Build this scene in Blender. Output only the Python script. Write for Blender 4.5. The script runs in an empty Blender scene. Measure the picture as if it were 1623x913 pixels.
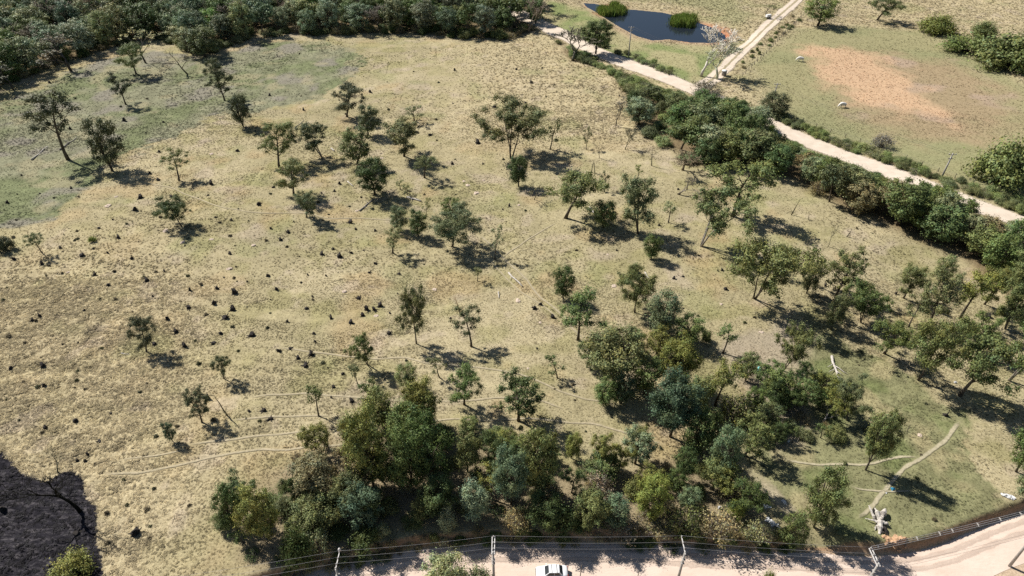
import bpy, math, random
import numpy as np
from mathutils import Vector, Matrix

# ------------------------------------------------------------------ camera, sky, sun, exposure
scene = bpy.context.scene
col = scene.collection
CAM_H, PITCH, LENS = 82.0, 37.0, 24.0
cam_data = bpy.data.cameras.new('camera')
cam_data.lens = LENS; cam_data.sensor_width = 36.0
cam_data.clip_start = 1.0; cam_data.clip_end = 12000.0
cam = bpy.data.objects.new('camera', cam_data); col.objects.link(cam)
cam.location = (0, 0, CAM_H); cam.rotation_euler = (math.radians(90 - PITCH), 0, 0)
scene.camera = cam

SHADOW_AZ = math.radians(-34.0)      # direction the shadows fall, from +x
SUN_EL = math.radians(47.0)
sx, sy = -math.cos(SHADOW_AZ), -math.sin(SHADOW_AZ)          # towards the sun, on the ground
world = bpy.data.worlds.new('World'); scene.world = world; world.use_nodes = True
wn = world.node_tree.nodes; wl = world.node_tree.links
sky = wn.new('ShaderNodeTexSky'); sky.sky_type = 'NISHITA'; sky.sun_disc = False
sky.sun_elevation = SUN_EL; sky.sun_rotation = math.atan2(sx, sy)
sky.air_density = 1.0; sky.dust_density = 0.6; sky.ozone_density = 1.0
wn['Background'].inputs['Strength'].default_value = 0.05
wl.new(sky.outputs[0], wn['Background'].inputs['Color'])
sun_data = bpy.data.lights.new('sun', 'SUN'); sun_data.energy = 4.9; sun_data.angle = math.radians(0.5)
sun_data.color = (1.0, 0.955, 0.88)
sun = bpy.data.objects.new('sun', sun_data); col.objects.link(sun)
sd = Vector((sx * math.cos(SUN_EL), sy * math.cos(SUN_EL), math.sin(SUN_EL)))
sun.rotation_euler = sd.to_track_quat('Z', 'Y').to_euler()
scene.view_settings.view_transform = 'Standard'; scene.view_settings.look = 'None'
scene.view_settings.gamma = 1.0; scene.view_settings.use_curve_mapping = False
scene.view_settings.exposure = 0.58
scene.render.engine = 'CYCLES'
scene.cycles.max_bounces = 5; scene.cycles.diffuse_bounces = 3; scene.cycles.transmission_bounces = 3
scene.cycles.transparent_max_bounces = 4; scene.cycles.caustics_reflective = False; scene.cycles.caustics_refractive = False
try:
    scene.cycles.use_denoising = False
except Exception:
    pass

rng = np.random.default_rng(7)
random.seed(7)
PI = math.pi

# ------------------------------------------------------------------ surveying: plan positions read off the aerial view
_t = math.radians(PITCH)
AX_F = np.array([0, math.cos(_t), -math.sin(_t)]); AX_U = np.array([0, math.sin(_t), math.cos(_t)])
FPX = 1623 * LENS / 36.0
_tab = {}
def vn(x, y, s, seed):
    """value noise 0..1, feature size s metres"""
    if seed not in _tab:
        _tab[seed] = np.random.default_rng(seed + 1000).random((128, 128))
    t = _tab[seed]
    X = np.asarray(x, float) / s + 500.3; Y = np.asarray(y, float) / s + 500.7
    i = np.floor(X).astype(int); j = np.floor(Y).astype(int)
    fx = X - i; fy = Y - j
    fx = fx * fx * (3 - 2 * fx); fy = fy * fy * (3 - 2 * fy)
    a = t[i % 128, j % 128]; b = t[(i + 1) % 128, j % 128]; c = t[i % 128, (j + 1) % 128]; d = t[(i + 1) % 128, (j + 1) % 128]
    return (a * (1 - fx) + b * fx) * (1 - fy) + (c * (1 - fx) + d * fx) * fy
def fbm(x, y, s, seed, n=3):
    v = 0; a = 0.5; tot = 0
    for k in range(n):
        v = v + a * vn(x, y, s / 2 ** k, seed + k); tot += a; a *= 0.5
    return v / tot
def sstep(a, b, x):
    t = np.clip((x - a) / (b - a), 0, 1)
    return t * t * (3 - 2 * t)
def ground_at(px, py, z=0.0):
    d = AX_F + np.array([1.0, 0, 0]) * (px - 811.5) / FPX + AX_U * (456.5 - py) / FPX
    s = (z - CAM_H) / d[2]
    return d[0] * s, d[1] * s
def poly_at(pts, z=0.0):
    return np.array([ground_at(a, b, z) for a, b in pts])
def seg_dist(x, y, P, closed=False):
    """distance to a polyline"""
    best = np.full(np.shape(x), 1e9)
    n = len(P)
    for k in range(n if closed else n - 1):
        a = P[k]; b = P[(k + 1) % n]; d = b - a
        L = max(d @ d, 1e-9)
        t = np.clip(((x - a[0]) * d[0] + (y - a[1]) * d[1]) / L, 0, 1)
        best = np.minimum(best, (x - a[0] - t * d[0]) ** 2 + (y - a[1] - t * d[1]) ** 2)
    return np.sqrt(best)
def inside(x, y, P):
    r = np.zeros(np.shape(x), bool)
    n = len(P)
    for k in range(n):
        x0, y0 = P[k]; x1, y1 = P[(k + 1) % n]
        if y0 == y1: continue
        c = ((y0 > y) != (y1 > y)) & (x < (x1 - x0) * (y - y0) / (y1 - y0) + x0)
        r ^= c
    return r
def sdist(x, y, P):
    """signed distance, positive inside"""
    x = np.asarray(x, float); y = np.asarray(y, float)
    if x.size < 64:
        d = seg_dist(x, y, P, True); return np.where(inside(x, y, P), d, -d)
    out = np.full(x.shape, -60.0); lo = P.min(0) - 25; hi = P.max(0) + 25
    k = np.where((x > lo[0]) & (x < hi[0]) & (y > lo[1]) & (y < hi[1]))
    if len(k[0]):
        xs, ys = x[k], y[k]; d = seg_dist(xs, ys, P, True); out[k] = np.where(inside(xs, ys, P), d, -d)
    return out

ROAD_Z = -1.7
# foot of the bank along the lower dirt road
edge = poly_at([(60, 1040), (300, 965), (463, 914), (530, 897), (584, 884), (663, 869), (780, 859), (900, 858), (1000, 860), (1100, 866),
                (1220, 873), (1308, 876), (1387, 881), (1453, 873), (1492, 861), (1558, 834), (1623, 810), (1760, 752), (1950, 680)], ROAD_Z)
def edge_y(x):
    return np.interp(x, edge[:, 0], edge[:, 1])
TRACK = poly_at([(1160, 723), (1178, 739), (1198, 757), (1216, 775), (1237, 795), (1263, 824), (1288, 850), (1306, 872)])
POND = poly_at([(925, 3), (942, 4), (980, 12), (1010, 14), (1050, 18), (1090, 27), (1110, 35), (1130, 42), (1150, 54), (1150, 61),
                (1130, 66), (1095, 65), (1060, 60), (1035, 62), (1010, 55), (985, 42), (965, 30), (945, 17), (930, 9)])
ROADU = poly_at([(800, 12), (866, 42), (905, 62), (950, 85), (1010, 109), (1060, 128), (1100, 145), (1150, 166), (1205, 190), (1260, 214),
                 (1330, 243), (1390, 265), (1440, 285), (1500, 310), (1540, 326), (1600, 347), (1660, 370), (1800, 430)])
ROADS = poly_at([(1104, 143), (1128, 128), (1150, 108), (1185, 75), (1215, 46), (1245, 18), (1270, -5), (1305, -38), (1350, -80)])
HOLLOW = ground_at(20, 905)
def terrain(x, y):
    x = np.asarray(x, float); y = np.asarray(y, float)
    z = 2.4 * (fbm(x, y, 60, 11, 2) - 0.5) + 0.35 * (vn(x, y, 14, 13) - 0.5)
    z = z * sstep(4, 20, np.abs(y - edge_y(x)) )
    dp = sdist(x, y, POND)
    z = z * sstep(3, 15, -dp)
    z = np.where(dp > 0, -0.55 - 0.25 * np.minimum(dp, 3), np.where(dp > -4, -0.55 * (1 - sstep(0, 4, -dp)), z))
    s = y - edge_y(x)
    rise = 0.9 + 5.5 * np.exp(-((x - TRACK[-1][0]) / 2.6) ** 2)
    bank = sstep(-0.1, 1, s / rise)
    return z * bank + ROAD_Z * (1 - bank)
def spot(px, py):
    """where the line of sight meets the terrain"""
    z = 0.0
    for _ in range(12):
        x, y = ground_at(px, py, z); z = float(terrain(x, y))
    return x, y, z
def depth_at(x, y, z):
    return y * AX_F[1] + (z - CAM_H) * AX_F[2]
def rise_to(x, y, z, py):
    """height of a thing standing at x,y,z whose top is seen at row py"""
    k = (456.5 - py) / FPX
    # (y*U1+(z+h-H)*U2) = k*(y*F1+(z+h-H)*F2)
    q = y * (k * AX_F[1] - AX_U[1]) / (AX_U[2] - k * AX_F[2])
    return q + CAM_H - z

# ------------------------------------------------------------------ helpers
def tag(o, label=None, cat=None, group=None, kind=None):
    if label: o['label'] = label
    if cat: o['category'] = cat
    if group: o['group'] = group
    if kind: o['kind'] = kind
    return o
def mesh_from(name, V, Fs, mat=None, smooth=False):
    m = bpy.data.meshes.new(name)
    V = np.asarray(V, float)
    m.from_pydata(V.tolist(), [], [list(map(int, f)) for f in Fs])
    if mat: m.materials.append(mat)
    if smooth: m.polygons.foreach_set('use_smooth', [True] * len(m.polygons))
    m.update()
    return m
def obj(name, mesh, parent=None, loc=None):
    o = bpy.data.objects.new(name, mesh); col.objects.link(o)
    if parent: o.parent = parent
    if loc is not None: o.location = loc
    return o
def empty(name, loc=(0, 0, 0), rz=0.0):
    o = bpy.data.objects.new(name, None); col.objects.link(o)
    o.location = loc; o.rotation_euler = (0, 0, rz); o.empty_display_size = 0.3
    return o
class MB:
    """collects shapes for one mesh"""
    def __init__(s): s.V = []; s.F = []
    def add(s, V, F):
        b = len(s.V); s.V += [tuple(v) for v in V]; s.F += [[i + b for i in f] for f in F]
    def box(s, c, d, rz=0.0, taper=1.0, bev=0.0):
        x, y, z = d[0] / 2, d[1] / 2, d[2] / 2
        V = []
        for k, f in ((-z, 1.0), (z, taper)):
            for a, b in ((-x, -y), (x, -y), (x, y), (-x, y)):
                V.append((a * f, b * f, k))
        cr, sr = math.cos(rz), math.sin(rz)
        V = [(c[0] + a * cr - b * sr, c[1] + a * sr + b * cr, c[2] + k) for a, b, k in V]
        s.add(V, [(0, 3, 2, 1), (4, 5, 6, 7), (0, 1, 5, 4), (1, 2, 6, 5), (2, 3, 7, 6), (3, 0, 4, 7)])
    def tube(s, P, R, n=6, cap=True):
        P = [Vector(p) for p in P]
        rings = []
        for i, p in enumerate(P):
            d = (P[min(i + 1, len(P) - 1)] - P[max(i - 1, 0)])
            d = d.normalized() if d.length > 1e-9 else Vector((0, 0, 1))
            a = d.orthogonal() if abs(d.z) < 0.95 else Vector((1, 0, 0))
            u = (a - d * a.dot(d)).normalized(); w = d.cross(u)
            r = R[i] if hasattr(R, '__len__') else R
            rings.append([p + (u * math.cos(2 * PI * k / n) + w * math.sin(2 * PI * k / n)) * r for k in range(n)])
        b = len(s.V)
        for rg in rings: s.V += [tuple(v) for v in rg]
        for i in range(len(rings) - 1):
            for k in range(n):
                s.F.append([b + i * n + k, b + i * n + (k + 1) % n, b + (i + 1) * n + (k + 1) % n, b + (i + 1) * n + k])
        if cap:
            s.F.append([b + k for k in range(n)][::-1]); s.F.append([b + (len(rings) - 1) * n + k for k in range(n)])
    def mesh(s, name, mat, smooth=False): return mesh_from(name, s.V, s.F, mat, smooth)
    def build(s, name, mat, parent=None, loc=None, smooth=False): return obj(name, s.mesh(name, mat, smooth), parent, loc)

def new_mat(name, rough=0.9, spec=0.1):
    m = bpy.data.materials.new(name); m.use_nodes = True
    b = m.node_tree.nodes['Principled BSDF']
    b.inputs['Roughness'].default_value = rough
    b.inputs['Specular IOR Level'].default_value = spec
    return m, m.node_tree.nodes, m.node_tree.links, b
def ramp(N, stops):
    r = N.new('ShaderNodeValToRGB')
    while len(r.color_ramp.elements) < len(stops): r.color_ramp.elements.new(0.5)
    for e, (p, c) in zip(r.color_ramp.elements, stops): e.position = p; e.color = (*c, 1)
    return r
def noise_mat(name, c0, c1, scale=3.0, rough=0.9, spec=0.1, bump=0.0, bscale=None, detail=4, coord='Object'):
    m, N, L, b = new_mat(name, rough, spec)
    tc = N.new('ShaderNodeTexCoord')
    n = N.new('ShaderNodeTexNoise'); n.inputs['Scale'].default_value = scale; n.inputs['Detail'].default_value = detail
    n.inputs['Roughness'].default_value = 0.65
    L.new(tc.outputs[coord], n.inputs['Vector'])
    r = ramp(N, [(0.32, c0), (0.68, c1)])
    L.new(n.outputs['Fac'], r.inputs['Fac']); L.new(r.outputs['Color'], b.inputs['Base Color'])
    if bump:
        n2 = N.new('ShaderNodeTexNoise'); n2.inputs['Scale'].default_value = bscale or scale * 3; n2.inputs['Detail'].default_value = 5
        L.new(tc.outputs[coord], n2.inputs['Vector'])
        bp = N.new('ShaderNodeBump'); bp.inputs['Strength'].default_value = bump; bp.inputs['Distance'].default_value = 0.1
        L.new(n2.outputs['Fac'], bp.inputs['Height']); L.new(bp.outputs['Normal'], b.inputs['Normal'])
    return m

# ------------------------------------------------------------------ materials
def ground_material():
    m, N, L, b = new_mat('ground_cover', 0.95, 0.05)
    at = N.new('ShaderNodeAttribute'); at.attribute_name = 'cover'
    tc = N.new('ShaderNodeNewGeometry')
    def nz(scale, detail=4, rough=0.6):
        n = N.new('ShaderNodeTexNoise'); n.inputs['Scale'].default_value = scale; n.inputs['Detail'].default_value = detail
        n.inputs['Roughness'].default_value = rough; L.new(tc.outputs['Position'], n.inputs['Vector']); return n
    n1 = nz(1.1, 5, 0.7); n2 = nz(4.0, 3, 0.6)
    r1 = ramp(N, [(0.25, (0.74, 0.72, 0.66)), (0.5, (1, 1, 1)), (0.78, (1.2, 1.18, 1.14))])
    L.new(n1.outputs['Fac'], r1.inputs['Fac'])
    r2 = ramp(N, [(0.3, (0.74, 0.73, 0.70)), (0.7, (1.24, 1.23, 1.2))])
    L.new(n2.outputs['Fac'], r2.inputs['Fac'])
    m1 = N.new('ShaderNodeMix'); m1.data_type = 'RGBA'; m1.blend_type = 'MULTIPLY'; m1.inputs[0].default_value = 1
    L.new(at.outputs['Color'], m1.inputs[6]); L.new(r1.outputs['Color'], m1.inputs[7])
    m2 = N.new('ShaderNodeMix'); m2.data_type = 'RGBA'; m2.blend_type = 'MULTIPLY'; m2.inputs[0].default_value = 1
    L.new(m1.outputs[2], m2.inputs[6]); L.new(r2.outputs['Color'], m2.inputs[7])
    ab = N.new('ShaderNodeAttribute'); ab.attribute_name = 'burn'
    nb = nz(1.7, 5, 0.7); ad = N.new('ShaderNodeMath'); ad.operation = 'MULTIPLY_ADD'; ad.inputs[1].default_value = 2.2
    L.new(nb.outputs['Fac'], ad.inputs[0]); L.new(ab.outputs['Fac'], ad.inputs[2])
    mr = N.new('ShaderNodeMapRange'); mr.inputs['From Min'].default_value = 0.98; mr.inputs['From Max'].default_value = 1.32; L.new(ad.outputs[0], mr.inputs['Value'])
    mp = N.new('ShaderNodeMapping'); mp.inputs['Rotation'].default_value = (0, 0, 0.6); mp.inputs['Scale'].default_value = (0.5, 1.5, 1); L.new(tc.outputs['Position'], mp.inputs['Vector'])
    na_ = N.new('ShaderNodeTexNoise'); na_.inputs['Scale'].default_value = 1.3; na_.inputs['Detail'].default_value = 6; na_.inputs['Roughness'].default_value = 0.75; L.new(mp.outputs[0], na_.inputs['Vector'])
    rb = ramp(N, [(0.36, (0.006, 0.006, 0.008)), (0.52, (0.026, 0.024, 0.029)), (0.70, (0.115, 0.105, 0.108))]); L.new(na_.outputs['Fac'], rb.inputs['Fac'])
    m3 = N.new('ShaderNodeMix'); m3.data_type = 'RGBA'; L.new(mr.outputs[0], m3.inputs[0]); L.new(m2.outputs[2], m3.inputs[6]); L.new(rb.outputs['Color'], m3.inputs[7])
    L.new(m3.outputs[2], b.inputs['Base Color'])
    n3 = nz(2.2, 6, 0.75)
    bp = N.new('ShaderNodeBump'); bp.inputs['Strength'].default_value = 1.0; bp.inputs['Distance'].default_value = 0.16
    a2 = N.new('ShaderNodeAttribute'); a2.attribute_name = 'shag'
    mu = N.new('ShaderNodeMath'); mu.operation = 'MULTIPLY'
    L.new(n3.outputs['Fac'], mu.inputs[0]); L.new(a2.outputs['Fac'], mu.inputs[1])
    L.new(mu.outputs[0], bp.inputs['Height']); L.new(bp.outputs['Normal'], b.inputs['Normal'])
    return m
M = {}
M['ground'] = ground_material()
M['road'] = noise_mat('pale_sandy_dirt', (0.54, 0.43, 0.35), (0.63, 0.515, 0.43), 0.5, 0.95, 0.05, 0.35, 3.0, 7)
def stretch(m, v):
    N, L = m.node_tree.nodes, m.node_tree.links; mp = N.new('ShaderNodeMapping'); mp.inputs['Scale'].default_value = v; tc = N['Texture Coordinate']
    for n in [n for n in N if n.type == 'TEX_NOISE']: L.new(mp.outputs[0], n.inputs['Vector'])
    L.new(tc.outputs['Object'], mp.inputs['Vector'])
stretch(M['road'], (0.5, 1.2, 1.0))
M['road_far'] = noise_mat('pale_dirt', (0.54, 0.43, 0.32), (0.68, 0.56, 0.44), 0.35, 0.95, 0.05, 0.3, 2.0, 6)
M['path'] = noise_mat('trodden_straw', (0.40, 0.335, 0.20), (0.58, 0.49, 0.32), 1.6, 0.95, 0.05, 0.3, 4.0, 5)
M['verge'] = noise_mat('gravelly_verge', (0.42, 0.31, 0.22), (0.60, 0.47, 0.36), 1.2, 0.95, 0.05, 0.6, 5.0, 6)
M['charred'] = noise_mat('charred_wood', (0.008, 0.007, 0.007), (0.055, 0.047, 0.042), 6, 0.85, 0.2, 0.8, 14)
M['bleached'] = noise_mat('bleached_wood', (0.30, 0.27, 0.235), (0.60, 0.56, 0.51), 4, 0.85, 0.1, 0.5, 12)
M['greywood'] = noise_mat('grey_dead_wood', (0.16, 0.14, 0.125), (0.36, 0.33, 0.30), 5, 0.9, 0.1, 0.5, 12)
M['bark'] = noise_mat('grey_brown_bark', (0.045, 0.036, 0.028), (0.15, 0.125, 0.10), 2.5, 0.9, 0.1, 0.6, 9)
M['palebark'] = noise_mat('pale_bark', (0.13, 0.11, 0.09), (0.36, 0.33, 0.29), 2.5, 0.9, 0.1, 0.5, 9)
M['whitebark'] = noise_mat('white_twigs', (0.30, 0.27, 0.26), (0.55, 0.51, 0.49), 2.5, 0.9, 0.1, 0.4, 9)
M['mound'] = noise_mat('pale_earth', (0.40, 0.31, 0.24), (0.62, 0.52, 0.43), 3, 0.95, 0.05, 0.8, 9)
M['clod'] = noise_mat('orange_earth', (0.34, 0.20, 0.11), (0.58, 0.39, 0.25), 3, 0.95, 0.05, 0.8, 9)
M['concrete'] = noise_mat('weathered_concrete', (0.28, 0.26, 0.24), (0.44, 0.42, 0.39), 4, 0.9, 0.1, 0.2, 20)
M['palearm'] = noise_mat('pale_painted_arm', (0.45, 0.43, 0.41), (0.62, 0.60, 0.58), 4, 0.6, 0.2)
M['cable'] = noise_mat('aluminium_cable', (0.20, 0.20, 0.21), (0.34, 0.34, 0.35), 4, 0.5, 0.4)
M['darkcable'] = noise_mat('dark_cable', (0.05, 0.05, 0.05), (0.11, 0.10, 0.10), 4, 0.6, 0.3)
M['porcelain'] = noise_mat('porcelain', (0.45, 0.42, 0.40), (0.6, 0.58, 0.55), 8, 0.3, 0.5)
M['postwood'] = noise_mat('old_fence_wood', (0.07, 0.055, 0.045), (0.20, 0.17, 0.14), 5, 0.9, 0.1)
M['wire'] = noise_mat('fence_wire', (0.16, 0.15, 0.14), (0.26, 0.25, 0.24), 5, 0.6, 0.3)
M['carpaint'] = noise_mat('white_car_paint', (0.70, 0.71, 0.72), (0.76, 0.77, 0.78), 1.5, 0.28, 0.5)
M['glass'] = noise_mat('car_glass', (0.03, 0.035, 0.04), (0.05, 0.055, 0.06), 1.5, 0.06, 0.6)
M['rubber'] = noise_mat('tyre_rubber', (0.02, 0.02, 0.02), (0.035, 0.035, 0.035), 8, 0.8, 0.2)
M['rim'] = noise_mat('wheel_rim', (0.35, 0.35, 0.36), (0.5, 0.5, 0.5), 6, 0.4, 0.5)
M['lamp'] = noise_mat('headlamp_glass', (0.55, 0.57, 0.58), (0.7, 0.72, 0.72), 6, 0.1, 0.5)
M['redlamp'] = noise_mat('tail_lamp_plastic', (0.28, 0.02, 0.015), (0.36, 0.03, 0.02), 6, 0.25, 0.5)
M['trim'] = noise_mat('black_trim', (0.02, 0.02, 0.02), (0.04, 0.04, 0.04), 6, 0.5, 0.3)
M['cowhide'] = noise_mat('white_hide', (0.60, 0.57, 0.52), (0.78, 0.76, 0.72), 2.5, 0.85, 0.1)
M['horn'] = noise_mat('dark_hoof', (0.04, 0.035, 0.03), (0.10, 0.08, 0.07), 6, 0.6, 0.2)
M['whiteplastic'] = noise_mat('white_plastic', (0.62, 0.62, 0.62), (0.80, 0.80, 0.80), 4, 0.5, 0.3, 0.4, 10)
M['blueplastic'] = noise_mat('blue_plastic', (0.04, 0.30, 0.50), (0.10, 0.46, 0.66), 4, 0.4, 0.4, 0.4, 10)
M['tealplastic'] = noise_mat('turquoise_plastic', (0.10, 0.50, 0.52), (0.22, 0.62, 0.64), 4, 0.4, 0.4, 0.3, 10)
M['redcloth'] = noise_mat('dark_red_cloth', (0.22, 0.02, 0.03), (0.32, 0.05, 0.06), 4, 0.8, 0.1, 0.4, 10)

def soft_mat(name, c0, c1, scale, solid=0.5):
    m = noise_mat(name, c0, c1, scale, 0.95, 0.05, 0.3, scale * 3, 6)
    N, L = m.node_tree.nodes, m.node_tree.links
    at = N.new('ShaderNodeAttribute'); at.attribute_name = 'edge'; g = N.new('ShaderNodeNewGeometry')
    n = N.new('ShaderNodeTexNoise'); n.inputs['Scale'].default_value = 2.6; n.inputs['Detail'].default_value = 5; L.new(g.outputs['Position'], n.inputs['Vector'])
    ad = N.new('ShaderNodeMath'); ad.operation = 'ADD'; L.new(at.outputs['Fac'], ad.inputs[0]); L.new(n.outputs['Fac'], ad.inputs[1])
    mr = N.new('ShaderNodeMapRange'); mr.inputs['From Min'].default_value = 0.62; mr.inputs['From Max'].default_value = 0.62 + solid; L.new(ad.outputs[0], mr.inputs['Value'])
    tr = N.new('ShaderNodeBsdfTransparent'); ms = N.new('ShaderNodeMixShader'); out = N['Material Output']
    L.new(mr.outputs[0], ms.inputs[0]); L.new(tr.outputs[0], ms.inputs[1]); L.new(N['Principled BSDF'].outputs[0], ms.inputs[2]); L.new(ms.outputs[0], out.inputs['Surface'])
    return m
M['road_far'] = soft_mat('pale_dirt', (0.50, 0.42, 0.335), (0.62, 0.53, 0.435), 0.35, 0.3)
M['path'] = soft_mat('trodden_straw', (0.31, 0.27, 0.18), (0.44, 0.375, 0.26), 1.6, 0.9)
M['clearpath'] = soft_mat('trodden_earth', (0.30, 0.27, 0.18), (0.42, 0.37, 0.26), 1.6, 0.7)
def leaf_material(name, trans=0.15, rough=0.55, spec=0.18):
    m, N, L, b = new_mat(name, rough, spec)
    oi = N.new('ShaderNodeObjectInfo'); at = N.new('ShaderNodeAttribute'); at.attribute_name = 'leafvar'
    mx = N.new('ShaderNodeMix'); mx.data_type = 'RGBA'; mx.blend_type = 'MULTIPLY'; mx.inputs[0].default_value = 1
    L.new(oi.outputs['Color'], mx.inputs[6]); L.new(at.outputs['Color'], mx.inputs[7])
    L.new(mx.outputs[2], b.inputs['Base Color'])
    tr = N.new('ShaderNodeBsdfTranslucent'); L.new(mx.outputs[2], tr.inputs['Color'])
    ms = N.new('ShaderNodeMixShader'); ms.inputs[0].default_value = trans
    out = N['Material Output']
    L.new(b.outputs[0], ms.inputs[1]); L.new(tr.outputs[0], ms.inputs[2]); L.new(ms.outputs[0], out.inputs['Surface'])
    return m
M['leaf'] = leaf_material('foliage')
M['twig'] = noise_mat('fine_twigs', (0.16, 0.135, 0.12), (0.34, 0.30, 0.28), 3, 0.9, 0.1)
def tint_twig_material():
    m, N, L, b = new_mat('tinted_twigs', 0.9, 0.1)
    oi = N.new('ShaderNodeObjectInfo'); n = N.new('ShaderNodeTexNoise'); n.inputs['Scale'].default_value = 2.5
    tc = N.new('ShaderNodeTexCoord'); L.new(tc.outputs['Object'], n.inputs['Vector'])
    r = ramp(N, [(0.3, (0.55, 0.55, 0.55)), (0.7, (1.25, 1.25, 1.25))]); L.new(n.outputs['Fac'], r.inputs['Fac'])
    mx = N.new('ShaderNodeMix'); mx.data_type = 'RGBA'; mx.blend_type = 'MULTIPLY'; mx.inputs[0].default_value = 1
    L.new(oi.outputs['Color'], mx.inputs[6]); L.new(r.outputs['Color'], mx.inputs[7]); L.new(mx.outputs[2], b.inputs['Base Color'])
    return m
M['tinttwig'] = tint_twig_material()

# ------------------------------------------------------------------ the lie of the land
FOREST = poly_at([(-70, 160), (0, 142), (45, 118), (85, 98), (125, 88), (170, 74), (220, 60), (262, 58), (290, 78), (330, 84), (372, 66), (400, 58), (470, 52),
                  (540, 52), (600, 48), (690, 50), (730, 58), (800, 58), (850, 48), (864, 34), (845, 12), (800, -12), (300, -14), (-60, -12), (-90, 60)])
HEDGE = poly_at([(866, 48), (905, 98), (955, 104), (985, 140), (1000, 190), (1020, 224), (1070, 245), (1105, 268), (1190, 272), (1245, 288),
                 (1300, 316), (1355, 346), (1420, 372), (1485, 400), (1520, 418), (1570, 450), (1640, 470), (1700, 440), (1640, 372),
                 (1545, 345), (1500, 325), (1440, 302), (1390, 283), (1330, 262), (1265, 234), (1215, 212), (1150, 184), (1095, 160),
                 (1050, 141), (1000, 122), (945, 98), (900, 72)])
THICKET = poly_at([(352, 815), (380, 785), (440, 745), (520, 705), (560, 665), (640, 650), (760, 690), (860, 715), (960, 735), (1080, 715),
                   (1150, 725), (1195, 768), (1240, 822), (1280, 860), (1200, 862), (1080, 855), (900, 848), (780, 850), (663, 860), (584, 876), (500, 898), (420, 915), (360, 900)])
GREEN_UL = poly_at([(-120, 372), (0, 366), (39, 361), (76, 350), (110, 325), (147, 296), (184, 254), (218, 241), (252, 226), (302, 202), (355, 178),
                    (405, 181), (434, 172), (505, 155), (547, 131), (571, 113), (579, 87), (568, 79), (547, 70), (513, 63), (426, 67), (381, 76), (330, 95),
                    (262, 80), (184, 90), (131, 102), (66, 140), (0, 160), (-120, 180)])
BURNT = poly_at([(-200, 690), (0, 714), (15, 730), (30, 742), (45, 750), (78, 756), (86, 746), (105, 741), (120, 744), (131, 754), (134, 770), (137, 787), (152, 800),
                 (156, 820), (155, 842), (155, 858), (166, 872), (163, 892), (160, 913), (150, 1000), (-260, 1000)])
CLEAR_LR = poly_at([(1277, 529), (1320, 533), (1371, 553), (1455, 608), (1531, 661), (1518, 690), (1522, 722), (1560, 760), (1576, 778), (1596, 806), (1558, 826),
                    (1492, 854), (1453, 868), (1387, 874), (1321, 868), (1269, 820), (1203, 747), (1190, 715), (1240, 690), (1290, 640), (1285, 590)])
PINK = poly_at([(1140, 520), (1200, 508), (1250, 520), (1282, 552), (1275, 600), (1285, 650), (1262, 690), (1230, 700), (1192, 660), (1170, 600)])
ARENA = poly_at([(1282, 76), (1320, 82), (1387, 86), (1429, 112), (1455, 138), (1492, 160), (1520, 180), (1495, 186), (1426, 172), (1361, 152), (1308, 128), (1285, 100)])
ARENA_BROWN = poly_at([(1300, 92), (1420, 84), (1500, 100), (1590, 140), (1610, 180), (1560, 215), (1480, 225), (1400, 205), (1350, 180)])
PADDOCK = poly_at([(1190, 105), (1260, 52), (1360, 42), (1460, 48), (1560, 95), (1640, 140), (1700, 260), (1640, 330), (1500, 280), (1380, 235), (1230, 185)])
MEADOW = poly_at([(868, 0), (930, 14), (985, 50), (1060, 70), (1150, 72), (1128, 122), (1090, 136), (1000, 105), (905, 58), (868, 36)])
FARGREEN = poly_at([(1030, 0), (1130, 18), (1160, 45), (1190, 30), (1160, -30), (1000, -40)])
PATHS_PX = {
    'p1': ([(231, 291), (271, 297), (289, 305), (339, 325), (389, 336), (440, 338), (479, 337), (526, 347), (571, 346), (612, 349), (660, 345)], .5),
    'p3': ([(795, 410), (815, 394), (831, 383), (857, 367), (885, 352)], .45),
    'p4': ([(760, 372), (790, 402), (820, 428), (837, 445), (852, 466), (879, 490), (902, 511), (925, 540)], .6),
    'p4b': ([(775, 412), (800, 440), (830, 465), (862, 485), (890, 508)], .4),
    'p5': ([(440, 552), (497, 558), (558, 565), (600, 570), (642, 566), (686, 577), (702, 579), (768, 582), (789, 587), (829, 595), (860, 607), (887, 619), (926, 634), (958, 637), (980, 648)], .5),
    'p6': ([(395, 632), (421, 627), (487, 623), (547, 628), (600, 634), (715, 637), (789, 630), (855, 634), (897, 648)], .5),
    'p7': ([(362, 668), (400, 664), (426, 659), (452, 661), (495, 657), (530, 660)], .5),
    'p8': ([(640, 672), (673, 669), (715, 663), (749, 666), (818, 665), (834, 663), (879, 667), (934, 671), (968, 680), (1010, 690), (1050, 705)], .5),
    'p9': ([(300, 706), (349, 699), (420, 689), (465, 686), (515, 679)], .5),
    'p10': ([(158, 754), (223, 749), (271, 740), (315, 729), (368, 719), (420, 712), (452, 712), (526, 707), (570, 700)], .55),
    'p11': ([(184, 731), (222, 726), (257, 720), (300, 712)], .4),
    'p12': ([(1524, 668), (1505, 689), (1481, 712), (1458, 727), (1434, 741), (1418, 762), (1397, 786), (1376, 807), (1358, 825)], .75),
    'p13': ([(1240, 728), (1250, 732), (1290, 737), (1340, 735), (1366, 737), (1400, 730), (1426, 724), (1460, 725)], .55),
    'p15': ([(1345, 770), (1358, 778), (1400, 779), (1453, 778)], .4),
    'p16': ([(700, 700), (760, 696), (818, 694), (870, 700)], .4),
}
PATHS = {}
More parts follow.
